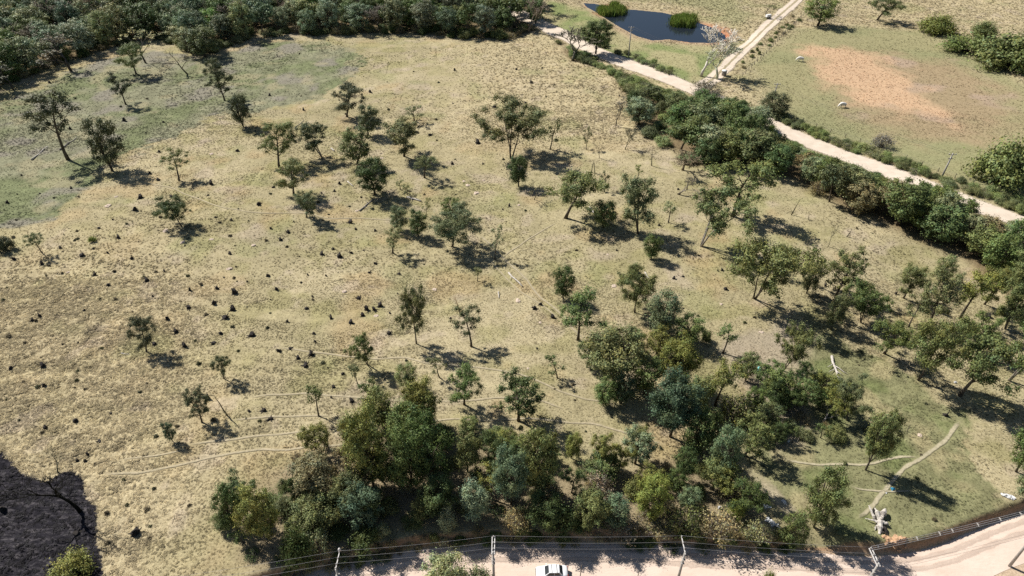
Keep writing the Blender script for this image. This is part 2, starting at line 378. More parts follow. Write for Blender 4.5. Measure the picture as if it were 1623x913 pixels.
for k, (pts, w) in PATHS_PX.items():
    P = np.array([spot(a, b)[:2] for a, b in pts])
    # resample with a light wander
    d = np.r_[0, np.cumsum(np.hypot(*np.diff(P, axis=0).T))]
    n = max(8, int(d[-1] / 0.45)); t = np.linspace(0, d[-1], n)
    Q = np.c_[np.interp(t, d, P[:, 0]), np.interp(t, d, P[:, 1])]
    for _ in range(4): Q[1:-1] = (Q[:-2] + 2 * Q[1:-1] + Q[2:]) / 4
    Q[:, 0] += 0.5 * (vn(t, t * 0, 3.5, 41) - 0.5); Q[:, 1] += 0.5 * (vn(t, t * 0 + 9, 3.5, 42) - 0.5)
    PATHS[k] = (Q, w)

STRAW = np.array([0.308, 0.270, 0.166]); PALE = np.array([0.385, 0.332, 0.220]); OLIVE = np.array([0.225, 0.212, 0.095])
GREEN = np.array([0.155, 0.195, 0.075]); GREYG = np.array([0.225, 0.228, 0.135]); DARKEARTH = np.array([0.20, 0.165, 0.12])
BURN = np.array([0.016, 0.015, 0.018]); ASH = np.array([0.088, 0.082, 0.088]); LITTER = np.array([0.12, 0.088, 0.052])
PINKC = np.array([0.30, 0.255, 0.20]); ORANGE = np.array([0.47, 0.325, 0.212]); BROWN = np.array([0.31, 0.225, 0.15]); RED = np.array([0.40, 0.15, 0.075])
def mix(a, b, t): return a * (1 - t[:, None]) + b * t[:, None]
def cover(x, y):
    """what grows or lies at x,y: colour of the cover, how shaggy it is"""
    n1 = fbm(x, y, 18, 21, 3); n2 = fbm(x, y, 5, 25, 3); n3 = vn(x, y, 2.0, 29); jit = (fbm(x, y, 6, 31, 3) - 0.5)
    fine = (vn(x, y, 1.1, 33) - 0.5)
    c = np.tile(STRAW, (len(x), 1))
    c = mix(c, PALE, sstep(0.42, 0.70, n1) * 0.55)
    c = mix(c, OLIVE, sstep(0.46, 0.72, n2) * 0.5)
    rusty = sstep(0.56, 0.72, fbm(x, y, 9, 37, 3)) * 0.65
    c = mix(c, np.array([0.335, 0.255, 0.145]), rusty * 0.8)
    c = mix(c, np.array([0.36, 0.30, 0.235]), sstep(0.66, 0.8, fbm(x, y, 7, 47, 3)) * 0.5)
    shag = 0.30 + 0.32 * sstep(0.38, 0.70, fbm(x, y, 16, 43, 3))
    # rank, tall straw towards the lower left, the left margin and the far right slope
    lo = sstep(-25, -60, x + 0.35 * (y - 60)) * sstep(150, 105, y)
    far = sstep(150, 190, y) * sstep(-40, 0, x)
    c = mix(c, np.array([0.395, 0.334, 0.216]), np.maximum(lo, far) * 0.75)
    # trodden terraces along the contour, bare scalds, greener hollows
    terr = vn(x * 0.13 + 0.02 * y, y + 3 * (fbm(x, y, 30, 141, 2) - .5) * 6, 1.7, 143)
    c = c * (1 + 0.22 * (terr - 0.5) * sstep(0.35, 0.6, fbm(x, y, 28, 145, 2)))[:, None]
    c = mix(c, np.array([0.40, 0.335, 0.265]), sstep(0.66, 0.80, fbm(x, y, 4.5, 147, 3)) * 0.4)
    c = mix(c, np.array([0.225, 0.235, 0.105]), sstep(0.60, 0.80, fbm(x, y, 10, 149, 3)) * 0.4)
    c = c * (0.86 + 0.28 * fbm(x, y, 3.2, 151, 3))[:, None]
    shag = np.maximum(shag, np.maximum(lo, far * 0.9) * 1.0)
    def lay(P, colour, amt, soft=2.0, wob=5.0):
        nonlocal c
        k = sstep(-soft, soft, sdist(x, y, P) + wob * jit) * amt
        c = mix(c, colour, k); return k
    g = lay(GREEN_UL, mix(np.tile(GREYG, (len(x), 1)), GREEN, sstep(0.45, 0.62, fbm(x, y, 14, 51, 3))), 1.0, 1.6, 7.0) if False else None
    k = sstep(-1.0, 1.0, sdist(x, y, GREEN_UL) + 7 * jit + 2.4 * fine + 2.0 * (vn(x, y, .8, 153) - .5))
    gc = np.tile(np.array([0.225, 0.225, 0.150]), (len(x), 1))
    gc = mix(gc, np.array([0.172, 0.192, 0.104]), sstep(0.42, 0.66, fbm(x, y, 13, 51, 4)))
    gc = gc * (0.54 + 0.32 * vn(x, y, 1.3, 157) + 0.36 * fbm(x, y, 2.6, 159, 2))[:, None]
    gc = mix(gc, np.array([0.215, 0.200, 0.165]), sstep(0.50, 0.68, fbm(x, y, 8, 55, 4)) * 0.9)
    gc = mix(gc, np.array([0.30, 0.27, 0.175]), sstep(0.55, 0.7, fbm(x, y, 6, 83, 3)) * 0.6)
    c = c * (1 - k[:, None]) + gc * k[:, None]; shag = shag * (1 + 0.25 * k)
    k = sstep(-.8, .8, sdist(x, y, CLEAR_LR) + 5 * jit + 1.8 * fine + 1.5 * (vn(x, y, .7, 155) - .5))
    gc = np.tile(np.array([0.215, 0.212, 0.115]), (len(x), 1))
    gc = mix(gc, np.array([0.160, 0.180, 0.080]), sstep(0.45, 0.65, fbm(x, y, 6, 57, 4)))
    gc = mix(gc, np.array([0.33, 0.29, 0.17]), sstep(0.56, 0.7, fbm(x, y, 6, 59, 3)) * 0.8)
    gc = gc * (0.66 + 0.4 * vn(x, y, 1.0, 163))[:, None]
    c = c * (1 - k[:, None]) + gc * k[:, None]; shag = shag * (1 - 0.25 * k)
    k = lay(PINK, PINKC, 0.75, 2.5, 11.0); shag = shag * (1 - 0.6 * k)
    k = lay(PADDOCK, np.array([0.255, 0.240, 0.132]), 0.9, 5.0, 6.0); shag = shag * (1 - 0.6 * k)
    k2 = k * sstep(0.45, 0.65, fbm(x, y, 20, 61, 3)); c = mix(c, np.array([0.215, 0.222, 0.118]), k2 * 0.65)
    k = lay(ARENA_BROWN, BROWN, 0.7, 9.0, 18.0)
    c = mix(c, np.array([0.36, 0.275, 0.225]), k * sstep(0.55, 0.7, fbm(x, y, 12, 65, 3)) * 0.8)
    k = lay(ARENA, ORANGE, 0.95, 6.0, 20.0); shag = np.maximum(shag, k * 0.5)
    k = lay(MEADOW, np.array([0.29, 0.27, 0.15]), 0.9, 3.0, 6.0)
    c = mix(c, np.array([0.155, 0.20, 0.075]), k * sstep(0.36, 0.52, fbm(x, y, 16, 71, 3)) * .85); shag = shag * (1 - 0.6 * k)
    k = lay(FARGREEN, np.array([0.25, 0.245, 0.135]), 0.8, 6.0, 8.0)
    for P in (FOREST, HEDGE, THICKET):
        k = sstep(-1.5, 3.5, sdist(x, y, P) + 5 * jit)
        c = mix(c, (np.array([0.235, 0.19, 0.125]) if P is THICKET else LITTER * 1.25), k * 0.85); shag = shag * (1 - 0.5 * k)
    # pond margin
    dp = sdist(x, y, POND)
    east = sstep(72, 88, x) * 0.95
    ring = sstep(-4.0, -0.5, dp + 4.0 * jit)
    c = mix(c, np.array([0.34, 0.27, 0.18]), ring * 0.7)
    redp = poly_at([(1136, 40), (1152, 44), (1166, 52), (1164, 62), (1146, 70), (1120, 70), (1125, 64), (1148, 58)])
    c = mix(c, np.array([0.42, 0.19, 0.11]), sstep(-1.5, 1.0, sdist(x, y, redp) + 5 * jit) * .85)
    c = mix(c, np.array([0.37, 0.275, 0.185]), sstep(-8, -2, dp + 5 * jit) * sstep(-2, 3, POND[:, 1].mean() - y) * 0.7)
    c = mix(c, RED, ring * np.clip(east * .8 + sstep(0.55, 0.68, vn(x, y, 7, 79)) * 0.35, 0, 1))
    c = mix(c, np.array([0.06, 0.05, 0.04]), sstep(0, 1.0, dp))
    s = y - edge_y(x)
    bank = sstep(-0.3, 0.2, s) * sstep(1.0, 0.5, s + 0.7 * jit)
    c = mix(c, np.array([0.30, 0.185, 0.12]), bank * 0.9)
    low = sstep(0.3, -0.3, s)
    c = mix(c, np.array([0.44, 0.34, 0.25]), low); shag = shag * (1 - 0.7 * np.maximum(low, bank))
    return c, shag, None
def clear_of_paths(x, y):
    f = np.ones(np.shape(x))
    for Q, w in PATHS.values():
        lo = Q.min(0) - 3; hi = Q.max(0) + 3
        idx = np.where((x > lo[0]) & (x < hi[0]) & (y > lo[1]) & (y < hi[1]))[0]
        if len(idx):
            d = seg_dist(x[idx], y[idx], Q[::3] if len(Q) > 12 else Q)
            f[idx] = np.minimum(f[idx], sstep(w * 0.45, w * 1.1, d))
    for P, w in ((ROADU, 3.4), (ROADS, 2.3), (TRACK, 1.2)):
        f = np.minimum(f, sstep(w, w + 0.8, seg_dist(x, y, P)))
    return f

def axis(parts, ends):
    a = np.concatenate([np.arange(lo, hi, st) for lo, hi, st in parts] + [[parts[-1][1]]])
    lo = [a[0]]; st = 1.5
    while lo[-1] > ends[0]: lo.append(lo[-1] - st); st *= 1.25
    hi = [a[-1]]; st = 1.5
    while hi[-1] < ends[1]: hi.append(hi[-1] + st); st *= 1.25
    return np.concatenate([np.array(lo[1:])[::-1], a, hi[1:]])
gx = axis([(-235, -82, 0.95), (-82, 82, 0.5), (82, 235, 0.95)], (-6000, 6000))
gy = axis([(40, 112, 0.40), (112, 200, 0.62), (200, 380, 1.0)], (-6000, 8000))
GX, GY = np.meshgrid(gx, gy)
fx, fy = GX.ravel(), GY.ravel()
near = (np.abs(fx) < 420) & (fy > -60) & (fy < 700)
fz = np.zeros(len(fx)); fz[near] = terrain(fx[near], fy[near]); fz[fy < edge_y(fx)] = ROAD_Z
gc = np.tile(STRAW, (len(fx), 1)); gs = np.full(len(fx), 0.6)
c_, s_, b_ = cover(fx[near], fy[near]); gc[near] = c_; gs[near] = s_
cp = clear_of_paths(fx[near], fy[near])
onroad = np.where(fy[near] < edge_y(fx[near]) + 0.2, 0.0, 1.0)
tuss = (fbm(fx[near], fy[near], 1.9, 91, 2) ** 1.4 - 0.35) * 0.36 + (vn(fx[near], fy[near], 0.9, 95) - 0.5) * 0.09
terr_ = vn(fx[near] * 0.13 + 0.02 * fy[near], fy[near] + 3 * (fbm(fx[near], fy[near], 30, 141, 2) - .5) * 6, 1.7, 143)
fz[near] += 0.10 * (terr_ - .5) * sstep(0.35, 0.6, fbm(fx[near], fy[near], 28, 145, 2)) * cp * sstep(1.5, 5, fy[near] - edge_y(fx[near])) * sstep(4, 10, -sdist(fx[near], fy[near], POND))
fz[near] += tuss * s_ * (0.7 + 0.9 * s_) * cp * onroad * np.where(sdist(fx[near], fy[near], POND) > -2, 0, 1) - 0.05 * (1 - cp)
# worn hollows under the trodden ways keep the strips above the sheet
nx_, ny_ = len(gx), len(gy)
V = np.c_[fx, fy, fz]
idx = np.arange(nx_ * ny_).reshape(ny_, nx_)
Fq = np.c_[idx[:-1, :-1].ravel(), idx[:-1, 1:].ravel(), idx[1:, 1:].ravel(), idx[1:, :-1].ravel()]
gm = bpy.data.meshes.new('ground')
gm.vertices.add(len(V)); gm.vertices.foreach_set('co', V.ravel())
gm.loops.add(Fq.size); gm.loops.foreach_set('vertex_index', Fq.ravel().astype(np.int32))
gm.polygons.add(len(Fq)); gm.polygons.foreach_set('loop_start', np.arange(0, Fq.size, 4, dtype=np.int32))
gm.polygons.foreach_set('use_smooth', np.ones(len(Fq), bool))
gm.update(calc_edges=True)
a = gm.attributes.new('cover', 'FLOAT_COLOR', 'POINT'); a.data.foreach_set('color', np.c_[gc, np.ones(len(gc))].ravel().astype(np.float32))
a = gm.attributes.new('shag', 'FLOAT', 'POINT'); a.data.foreach_set('value', gs.astype(np.float32))
bd = np.full(len(fx), -9.0); bd[near] = np.clip(sdist(fx[near], fy[near], BURNT) + 1.2 * (fbm(fx[near], fy[near], 5, 161, 2) - .5), -9, 9)
a = gm.attributes.new('burn', 'FLOAT', 'POINT'); a.data.foreach_set('value', bd.astype(np.float32))
gm.materials.append(M['ground'])
ground = obj('ground', gm)
tag(ground, 'dry straw coloured pasture with grey green grazed and burnt patches', 'ground', kind='structure')

def strip(name, P, w, mat, lift, label, cat, ragged=0.25, kind='structure', step=None, across=3):
    P = np.asarray(P, float)
    d = np.r_[0, np.cumsum(np.hypot(*np.diff(P, axis=0).T))]
    n = max(4, int(d[-1] / (step or max(0.5, w * 0.4)))); t = np.linspace(0, d[-1], n)
    Q = np.c_[np.interp(t, d, P[:, 0]), np.interp(t, d, P[:, 1])]
    for _ in range(6): Q[1:-1] = (Q[:-2] + 2 * Q[1:-1] + Q[2:]) / 4
    T = np.gradient(Q, axis=0); T /= np.maximum(np.hypot(T[:, 0], T[:, 1])[:, None], 1e-9); Nn = np.c_[-T[:, 1], T[:, 0]]
    Vs = []
    for k in range(across + 1):
        u = (k / across - 0.5)
        wd = w * (1 + ragged * ((vn(t, t * 0 + 7 * (k > across / 2), w * 1.2, 101) - 0.5) * 2 + 0.6 * (vn(t, t * 0 + 3 + 7 * (k > across / 2), w * 0.4, 102) - 0.5)))
        q = Q + Nn * (u * wd)[:, None]
        Vs.append(np.c_[q, terrain(q[:, 0], q[:, 1]) + lift])
    Vv = np.concatenate(Vs); Fv = []
    for k in range(across):
        for i in range(n - 1):
            Fv.append((k * n + i, k * n + i + 1, (k + 1) * n + i + 1, (k + 1) * n + i))
    Fv = [f[::-1] for f in Fv]
    ms = mesh_from(name, Vv, Fv, mat, True)
    ev = np.concatenate([np.full(n, 1.0 - abs(2 * k / across - 1) ** 2) * (np.minimum(1, np.minimum(np.arange(n), np.arange(n)[::-1]) / 6.0)) for k in range(across + 1)])
    a = ms.attributes.new('edge', 'FLOAT', 'POINT'); a.data.foreach_set('value', ev.astype(np.float32))
    o = obj(name, ms)
    return tag(o, label, cat, kind=kind)
# the lower road: from the foot of the bank to beyond the frame
ex = np.arange(edge[0, 0], edge[-1, 0], 0.8); ey = edge_y(ex)
for _ in range(8): ey[1:-1] = (ey[:-2] + 2 * ey[1:-1] + ey[2:]) / 4
Vr = []; nr = 7
for k in range(nr):
    off = -0.15 - 6.2 * k / (nr - 1) + (0.35 * (vn(ex, ex * 0 + 3 * k, 3.0, 111) - 0.5) if k in (0, nr - 1) else 0)
    Vr.append(np.c_[ex, ey + off, np.full(len(ex), ROAD_Z + 0.03 + 0.03 * math.sin(k / (nr - 1) * PI))])
Vr = np.concatenate(Vr); n = len(ex)
Fr = [(k * n + i, (k + 1) * n + i, (k + 1) * n + i + 1, k * n + i + 1) for k in range(nr - 1) for i in range(n - 1)]
o = obj('road', mesh_from('road', Vr, Fr, M['road'], True)); tag(o, 'pale sandy dirt road along the bottom edge below the thicket', 'road', kind='structure')
M['rut'] = soft_mat('compacted_rut', (0.52, 0.41, 0.335), (0.60, 0.49, 0.405), 0.9, 1.2)
for off_, lb_ in ((-1.3, 'rut nearest the bank on the lower road'), (-2.7, 'second rut from the bank on the lower road')):
    strip('wheel_rut', np.c_[ex[20:-10], ey[20:-10] + off_ + 0.5 * (vn(ex[20:-10], ex[20:-10] * 0, 9, 171) - .5)], 0.9, M['rut'], 0.085, lb_, 'wheel rut', 0.4, step=0.6, across=4)
strip('road', ROADU, 9.2, M['road_far'], 0.10, 'pale dirt road running diagonally past the hedge and pond', 'road', 0.26, step=1.2, across=6)
strip('road', ROADS, 5.6, M['road_far'], 0.14, 'narrow pale side road with wheel tracks beside the pond', 'road', 0.2, step=1.0, across=6)
M['median'] = soft_mat('median_grass', (0.26, 0.22, 0.13), (0.38, 0.32, 0.21), 0.8, 0.6)
strip('grass_strip', ROADS, 1.1, M['median'], 0.17, 'thin grassy strip between the wheel tracks of the side road', 'grass strip', 0.4, step=0.8, across=4)
strip('path', TRACK, 3.0, M['path'], 0.09, 'wide worn dirt track dropping to the lower road', 'path', 0.3, across=4)
PL = {'p1': 'thin cattle track curving from the left gum trees to the middle', 'p3': 'short straight trodden line in the middle of the pasture',
      'p4': 'diagonal double worn track running down to the middle clump', 'p4b': 'faint parallel rut left of the diagonal track',
      'p5': 'long winding cattle track across the lower pasture', 'p6': 'cattle track below the leaning saplings towards the thicket',
      'p7': 'short cattle track left of the thicket top', 'p8': 'cattle track passing in front of the thicket crowns',
      'p9': 'upper of the two contour tracks at lower left', 'p10': 'long contour track above the burnt patch corner',
      'p11': 'faint upper contour line left of the fallen sapling', 'p12': 'wide footpath crossing the green clearing diagonally',
      'p13': 'level footpath joining the diagonal one in the green clearing', 'p15': 'faint short footpath beside the blue bag',
      'p16': 'faint track between the thicket crowns'}
for k, (Q, w) in PATHS.items():
    strip('path', Q, w * 1.0, M['clearpath' if k in ('p12', 'p13', 'p15') else 'path'], 0.05, PL[k], 'path', 0.25, step=0.35, across=4)

# pond water
wp = POND - POND.mean(0); wp = wp * 1.03 + POND.mean(0)
wm, N_, L_, b_ = new_mat('pond_water', 0.06, 0.5)
b_.inputs['Base Color'].default_value = (0.014, 0.019, 0.028, 1); b_.inputs['IOR'].default_value = 1.33
nz = N_.new('ShaderNodeTexNoise'); nz.inputs['Scale'].default_value = 0.8; nz.inputs['Detail'].default_value = 3
gq = N_.new('ShaderNodeNewGeometry'); L_.new(gq.outputs['Position'], nz.inputs['Vector'])
bq = N_.new('ShaderNodeBump'); bq.inputs['Strength'].default_value = 0.12; bq.inputs['Distance'].default_value = 0.05
L_.new(nz.outputs['Fac'], bq.inputs['Height']); L_.new(bq.outputs['Normal'], b_.inputs['Normal'])
o = obj('pond', mesh_from('pond', np.c_[wp, np.full(len(wp), -0.56)], [list(range(len(wp)))[::-1]], wm))
if o.data.polygons[0].normal.z < 0: o.data.flip_normals()
tag(o, 'dark blue still pond with red earth margin beside the side road', 'pond', kind='structure')

# ------------------------------------------------------------------ dry grass tussocks (one uncountable mass)
def tuft_mesh(name, nb, length, width, spread, seed, mat):
    r = np.random.default_rng(seed); Vv = []; Fv = []
    for i in range(nb):
        az = r.uniform(0, 2 * PI); l = length * r.uniform(0.6, 1.1); lean = min(1.45, r.uniform(0.35, 1.05) * spread)
        bx, by = r.normal(0, 0.10, 2)
        dx, dy = math.cos(az), math.sin(az)
        p0 = (bx, by, -0.04); p1 = (bx + dx * l * 0.45 * math.sin(lean * 0.6), by + dy * l * 0.45 * math.sin(lean * 0.6), l * 0.36 * math.cos(lean * 0.6))
        p2 = (bx + dx * l * math.sin(lean) * 0.95, by + dy * l * math.sin(lean) * 0.95, l * 0.56 * math.cos(lean) + 0.02)
        wx, wy = -dy * width * 0.5, dx * width * 0.5
        b = len(Vv)
        Vv += [(p0[0] - wx, p0[1] - wy, p0[2]), (p0[0] + wx, p0[1] + wy, p0[2]), (p1[0] + wx, p1[1] + wy, p1[2]), (p1[0] - wx, p1[1] - wy, p1[2]), p2]
        Fv += [(b, b + 1, b + 2, b + 3), (b + 3, b + 2, b + 4)]
    return mesh_from(name, Vv, Fv, mat)
gmat, N_, L_, b_ = new_mat('grass_blades', 0.8, 0.08)
at_ = N_.new('ShaderNodeAttribute'); at_.attribute_type = 'INSTANCER'; at_.attribute_name = 'tint'
L_.new(at_.outputs['Color'], b_.inputs['Base Color'])
gn_ = N_.new('ShaderNodeNewGeometry'); vm_ = N_.new('ShaderNodeVectorMath'); vm_.operation = 'MULTIPLY_ADD'
vm_.inputs[1].default_value = (0.45, 0.45, 0.45); vm_.inputs[2].default_value = (0, 0, 0.75)
vz_ = N_.new('ShaderNodeVectorMath'); vz_.operation = 'NORMALIZE'
L_.new(gn_.outputs['Normal'], vm_.inputs[0]); L_.new(vm_.outputs[0], vz_.inputs[0]); L_.new(vz_.outputs[0], b_.inputs['Normal'])
tr_ = N_.new('ShaderNodeBsdfTranslucent'); L_.new(at_.outputs['Color'], tr_.inputs['Color'])
ms_ = N_.new('ShaderNodeMixShader'); ms_.inputs[0].default_value = 0.38
L_.new(b_.outputs[0], ms_.inputs[1]); L_.new(tr_.outputs[0], ms_.inputs[2]); L_.new(ms_.outputs[0], N_['Material Output'].inputs['Surface'])
tufts = [bpy.data.objects.new('grass_tuft', tuft_mesh('grass_tuft', nb, l, w, s, 60 + i, gmat))
         for i, (nb, l, w, s) in enumerate([(16, .44, .10, 1.35), (14, .40, .12, 1.5), (18, .46, .09, 1.2), (13, .36, .13, 1.6)])]
def scatter(name, X, Y, Z, S, tint, label, cat):
    m = bpy.data.meshes.new(name); n = len(X)
    m.vertices.add(n); m.vertices.foreach_set('co', np.c_[X, Y, Z].ravel())
    for nm, v in (('size', S), ('spin', rng.uniform(0, 2 * PI, n))):
        a = m.attributes.new(nm, 'FLOAT', 'POINT'); a.data.foreach_set('value', np.asarray(v, np.float32))
    a = m.attributes.new('pick', 'INT', 'POINT'); a.data.foreach_set('value', rng.integers(0, len(tufts), n).astype(np.int32))
    a = m.attributes.new('tint', 'FLOAT_COLOR', 'POINT'); a.data.foreach_set('color', np.c_[tint, np.ones(n)].ravel().astype(np.float32))
    o = obj(name, m); m.materials.append(gmat)
    ng = bpy.data.node_groups.new(name + '_scatter', 'GeometryNodeTree')
    ng.interface.new_socket('Geometry', in_out='INPUT', socket_type='NodeSocketGeometry')
    ng.interface.new_socket('Geometry', in_out='OUTPUT', socket_type='NodeSocketGeometry')
    NN, LL = ng.nodes, ng.links
    gi = NN.new('NodeGroupInput'); go = NN.new('NodeGroupOutput')
    iop = NN.new('GeometryNodeInstanceOnPoints'); jn = NN.new('GeometryNodeJoinGeometry')
    for t in tufts:
        oi = NN.new('GeometryNodeObjectInfo'); oi.inputs['Object'].default_value = t; oi.inputs['As Instance'].default_value = True
        LL.new(oi.outputs['Geometry'], jn.inputs[0])
    def na(nm, ty):
        q = NN.new('GeometryNodeInputNamedAttribute'); q.data_type = ty; q.inputs['Name'].default_value = nm; return q.outputs[0]
    cx = NN.new('ShaderNodeCombineXYZ'); LL.new(na('spin', 'FLOAT'), cx.inputs['Z'])
    iop.inputs['Pick Instance'].default_value = True
    LL.new(gi.outputs[0], iop.inputs['Points']); LL.new(jn.outputs[0], iop.inputs['Instance'])
    LL.new(na('pick', 'INT'), iop.inputs['Instance Index']); LL.new(cx.outputs[0], iop.inputs['Rotation']); LL.new(na('size', 'FLOAT'), iop.inputs['Scale'])
    LL.new(iop.outputs[0], go.inputs[0])
    md = o.modifiers.new('scatter', 'NODES'); md.node_group = ng
    return tag(o, label, cat, kind='stuff')
def grass_points(n, y0, y1):
    u = rng.random(n); Y = np.sqrt(y0 ** 2 + u * (y1 ** 2 - y0 ** 2)); half = (Y * AX_F[1] + CAM_H * -AX_F[2]) * 811.5 / FPX * 1.12
    X = rng.uniform(-1, 1, n) * half
    return X, Y
gxs = []
for n, y0, y1, sc in ((150000, 44, 112, 0.72), (115000, 112, 200, 0.85), (85000, 200, 330, 1.05)):
    X, Y = grass_points(n, y0, y1); C, S, B = cover(X, Y); cl = clear_of_paths(X, Y)
    keep = (cl > 0.6) & (Y > edge_y(X) + 0.4) & (sdist(X, Y, POND) < -1.5)
    bt = sdist(X, Y, BURNT); keep &= (bt < 0.1) | (rng.random(n) < .45)
    keep &= rng.random(n) < (0.50 + 0.55 * S)
    C = np.where((bt > 0.1)[:, None], np.array([0.020, 0.018, 0.020]) + rng.random((n, 1)) * 0.035, C)
    X, Y, C, S = X[keep], Y[keep], C[keep], S[keep]
    br = rng.normal(1.15, 0.26, len(X)).clip(0.6, 1.9)[:, None]
    gxs.append((X, Y, terrain(X, Y) + (fbm(X, Y, 1.9, 91, 2) ** 1.4 - 0.35) * 0.36 * S * (0.7 + 0.9 * S) - 0.02, rng.uniform(0.5, 1.0, len(X)) * sc * (0.36 + 0.95 * S), C * br))
scatter('dry_grass', *[np.concatenate(k) for k in zip(*gxs)], 'straw coloured tussocky dry grass covering the pasture', 'grass')

# ------------------------------------------------------------------ trees
def leaves_for(clumps, per_area, L, r, flat=0.75, up=0.35, droop=0.0):
    """many small leaf-clump faces on and in every clump"""
    Vv = []; cv = []
    for (c, rad, shade) in clumps:
        n = max(10, int(per_area * rad * rad))
        d = r.normal(size=(n, 3)); d /= np.linalg.norm(d, axis=1)[:, None]
        rr = rad * np.abs(r.normal(0.72, 0.30, n)).clip(0.05, 1.5)
        sc = np.array([r.uniform(.7, 1.4), r.uniform(.7, 1.4), flat * r.uniform(.75, 1.25)]); ph = r.uniform(0, 6, 3)
        lump = 1 + 0.45 * np.sin(d[:, 0] * 5 + ph[0]) * np.sin(d[:, 1] * 5 + ph[1]) + .2 * np.sin(d[:, 2] * 7 + ph[2])
        p = np.array(c) + d * (rr * lump)[:, None] * sc
        nn = d * 1.0 + r.normal(size=(n, 3)) * 0.38 + np.array([0, 0, up]); nn /= np.linalg.norm(nn, axis=1)[:, None]
        t = np.cross(nn, r.normal(size=(n, 3))); t /= np.linalg.norm(t, axis=1)[:, None]
        if droop: t = t * (1 - droop) + np.array([0, 0, -droop]); t /= np.linalg.norm(t, axis=1)[:, None]
        b = np.cross(nn, t); b /= np.maximum(np.linalg.norm(b, axis=1)[:, None], 1e-6)
        ln = (L * r.uniform(0.6, 1.3, n))[:, None]
        q = np.stack([p - t * ln * .5, p + b * ln * .32 + t * ln * .05, p + t * ln * .5, p - b * ln * .32 + t * ln * .05], 1)
        Vv.append(q.reshape(-1, 3))
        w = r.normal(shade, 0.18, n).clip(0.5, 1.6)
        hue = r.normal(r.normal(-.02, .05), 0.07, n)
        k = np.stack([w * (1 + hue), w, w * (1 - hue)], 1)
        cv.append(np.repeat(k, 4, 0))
    Vv = np.concatenate(Vv); cv = np.concatenate(cv)
    return Vv, np.arange(len(Vv)).reshape(-1, 4), cv
def crown_mesh(name, clumps, per_area, L, seed, **kw):
    r = np.random.default_rng(seed)
    Vv, Fv, cv = leaves_for(clumps, per_area, L, r, **kw)
    m = bpy.data.meshes.new(name)
    m.vertices.add(len(Vv)); m.vertices.foreach_set('co', Vv.ravel())
    m.loops.add(Fv.size); m.loops.foreach_set('vertex_index', Fv.ravel().astype(np.int32))
    m.polygons.add(len(Fv)); m.polygons.foreach_set('loop_start', np.arange(0, Fv.size, 4, dtype=np.int32))
    m.update(calc_edges=True)
    a = m.attributes.new('leafvar', 'FLOAT_COLOR', 'POINT'); a.data.foreach_set('color', np.c_[cv, np.ones(len(cv))].ravel().astype(np.float32))
    m.materials.append(M['leaf'])
    return m
def bend(p0, d, length, r, n=4, lift=0.0, wob=0.12):
    P = [np.array(p0, float)]; d = np.array(d, float); d /= np.linalg.norm(d)
    for i in range(n):
        d = d + r.normal(0, wob, 3) + np.array([0, 0, lift]); d /= np.linalg.norm(d)
        P.append(P[-1] + d * length / n)
    return P
def proto_gum(seed, H=10.0, W=6.0, base=0.24, nl=14, flat=0.85, dens=380, L=0.22, stems=1, crad=0.136, bark='bark', topheavy=1.0):
    r = np.random.default_rng(seed); tk = MB(); clumps = []
    for s in range(stems):
        az0 = r.uniform(0, 2 * PI); spread = (0.0 if stems == 1 else 0.28)
        d0 = np.array([math.cos(az0) * spread + r.normal(0, .05), math.sin(az0) * spread + r.normal(0, .05), 1.0])
        P = bend((math.cos(az0) * 0.05 * stems, math.sin(az0) * 0.05 * stems, -0.1), d0, H * 0.86, r, 7, 0.03, 0.07)
        R0 = H * 0.021 / math.sqrt(stems)
        tk.tube(P, [R0 * (1.25 if i == 0 else 1) * (1 - 0.8 * i / 7) for i in range(8)], 7)
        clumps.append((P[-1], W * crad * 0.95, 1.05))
        for k in range(nl // stems):
            t = base + (0.92 - base) * ((k + r.random() * 0.7) / (nl // stems))
            i = min(int(t * 7 / 0.86 * 0.86), 6); f = min(max(t * 7 - i, 0), 1); p = P[i] * (1 - f) + P[i + 1] * f
            az = az0 + 2.4 * k + r.normal(0, .35)
            prof = math.sin(PI * (0.25 + 0.62 * (t - base) / (0.95 - base))) ** 0.8
            ln = W * 0.5 * prof * r.uniform(0.6, 1.08)
            d = np.array([math.cos(az), math.sin(az), r.uniform(0.35, 0.95)])
            Q = bend(p, d, ln * 1.15, r, 4, 0.06, 0.14)
            rr = R0 * (1 - 0.75 * t) * 0.55
            tk.tube(Q, [rr * (1 - 0.2 * q) for q in range(5)], 5)
            clumps.append((Q[-1], W * crad * r.uniform(0.75, 1.15), r.uniform(0.85, 1.12)))
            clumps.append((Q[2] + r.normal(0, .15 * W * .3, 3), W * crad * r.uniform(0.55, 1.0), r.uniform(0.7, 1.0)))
            for _ in range(2):
                d2 = np.array([math.cos(az + r.normal(0, .9)), math.sin(az + r.normal(0, .9)), r.uniform(0.1, 0.9)])
                q0 = Q[r.integers(2, 4)]
                S = bend(q0, d2, ln * 0.55, r, 3, 0.05, 0.15)
                tk.tube(S, [rr * 0.5, rr * 0.4, rr * 0.3, rr * 0.15], 4)
                clumps.append((S[-1], W * crad * r.uniform(0.55, 0.95), r.uniform(0.8, 1.1)))
    return (H, W, tk.mesh('trunk', M[bark], True), crown_mesh('crown', clumps, dens, L, seed + 500, flat=flat), bark)
